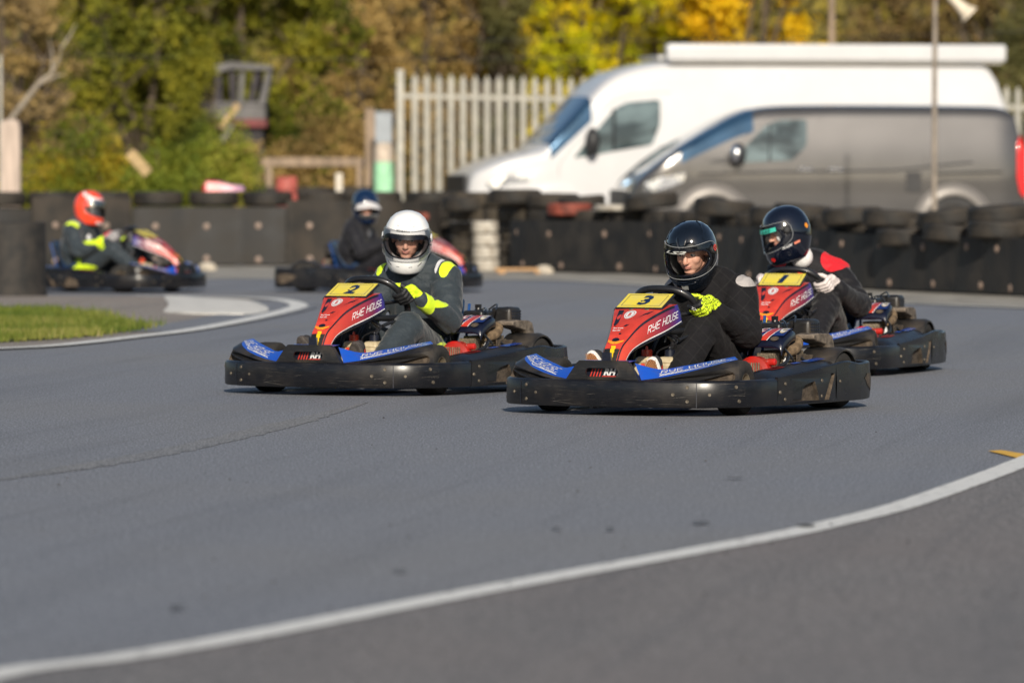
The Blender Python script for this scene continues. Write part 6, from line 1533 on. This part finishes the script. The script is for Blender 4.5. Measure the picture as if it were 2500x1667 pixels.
cfgs = [
 dict(seed=1, yaw=6, pitch=20, roll=0, head=(-.045, -.038, .768), suit=s3, glove=[m_scrawl, m_gblack], gpick=g3, helmet=[paint('gloss_black_helmet', (.004, .006, .010))], visor=vis_clear, extra=ex3, shoe=shoe_a, upper=m_up_b, waffle=True, collar=None, label='driver in a black quilted suit and glossy black helmet steering kart number 3', pivot=m_gblack),
 dict(seed=2, knee=(.27, .20, .335), yaw=25, pitch=14, roll=-3, head=(-.06, .0, .800), rise=.025, suit=s2, glove=[m_gblack, m_hivis], gpick=g2, helmet=[paint('white_helmet', (.80, .80, .80), rough=.3, coat=.5)], visor=vis_smoke, extra=ex2, shoe=shoe_b, upper=m_up_d, collar=None, label='driver in a white helmet and slate grey suit with yellow patches', ptop=.050),
 dict(seed=3, yaw=-58, pitch=18, roll=0, head=(.01, -.14, .805), lean=-.06, suit=s1, glove=[m_gwhite, m_gred], gpick=g1, helmet=[paint('navy_black_helmet', (.004, .006, .014))], visor=vis_clear, extra=ex1, shoe=shoe_b, upper=m_up_d, hood=m_balaclava, elbow=(-.08, .30, .385), label='driver in a black suit with red shoulders, helmet turned to the left', pivot=m_gblack),
 dict(seed=4, yaw=8, pitch=8, head=(-.08, 0, .79), suit=s2, glove=[m_ggrey, m_gred], gpick=lambda o, f, t, n: 1 if f < -.05 else 0, helmet=[patch_mat('orange_red_helmet', (.85, .07, .03), [], .2, 0, 0, coat=.8)], visor=vis_mir, shoe=shoe_b, upper=m_up_d, label='driver in an orange-red helmet and grey suit with yellow patches', seat=1),
 dict(seed=5, yaw=-58, pitch=2, head=(-.10, 0, .80), suit=s5, glove=[m_gred, m_gblack], gpick=lambda o, f, t, n: 1 if f < -.05 else 0, helmet=[paint('navy_blue_helmet', (.004, .016, .05), [((.13, 0, -.17), (.16, .14, .062), (.015, .015, .02))])], visor=None, shoe=shoe_b, upper=m_up_d, open=0, label='driver in a navy blue helmet and plain black suit', ptop=.018, pbot=-.118)]
for K, c in zip(karts, cfgs):
    p_, M = make_person(K, c)
    hel = [q for q in bpy.data.objects if q.parent == p_ and q.name.startswith('helmet')][0]
    T = lambda v, M=M: M@v
    if c['seed'] == 4:                           # white flash sweeping back from the brow, both sides
        b = MB()
        for s in (1, -1):
            ribbon_ = [(8, .060, .030), (25, .066, .034), (45, .066, .036), (65, .074, .034), (85, .090, .030), (105, .112, .020), (120, .125, .010)]
            rr = [[T(hp(R(a*s), z-w_, .003)), T(hp(R(a*s), z, .003)), T(hp(R(a*s), z+w_*.6, .003))] for a, z, w_ in ribbon_]; b.loft(rr, False, ring_closed=False)
            rr = [[T(hp(R(a*s), z, .003)), T(hp(R(a*s), z+.02, .003))] for a, z in ((8, -.15), (25, -.148), (45, -.145))]; b.loft(rr, False, ring_closed=False)
        b.build('white_flash', mat('white_flash', (.78, .70, .70), .3, var=.1, coat=.5), hel)
        b = MB(); ell(b, (-.02, -.13, .50), (.02, .028, .032)); b.build('suit_badge', m_white, p_)
    if c['seed'] == 5:                           # raised white peak
        b = MB(); rr = []
        for k in range(25):
            a = R(-50+100*k/24); rr.append([T(hp(a, .042-.030*abs(k/12-1), .006)), T(hp(a, .020-.030*abs(k/12-1), .026)), T(hp(a, -.012-.020*abs(k/12-1), .032))])
        b.loft(rr, False, ring_closed=False); b.build('white_peak', mat('pale_peak', (.50, .49, .50), .5, var=.1), hel)
    if c['seed'] == 1:                           # small star on the black index finger of the left glove
        phi = R(12); o_ = (V((0, 1, 0))*cos(phi)+SW_U*sin(phi)); t_ = (SW_U*cos(phi)-V((0, 1, 0))*sin(phi)); g = SW_C+o_*.163
        ctr = g+o_*.022+SW_F*.0485+t_*.036; uu = -o_*.9-t_*.2; uu = uu.normalized(); vv = t_-uu*t_.dot(uu); vv.normalize(); nnn = SW_F
        b = MB(); pts = []
        for k in range(11):
            a = pi/2+k%10*pi/5; r_ = .014 if k % 2 == 0 else .006; pts.append(ctr+(uu*cos(a)+vv*sin(a))*r_)
        b.tube(pts, .0011, 5); b.build('star_logo', m_white, p_)
bpy.context.view_layer.update()
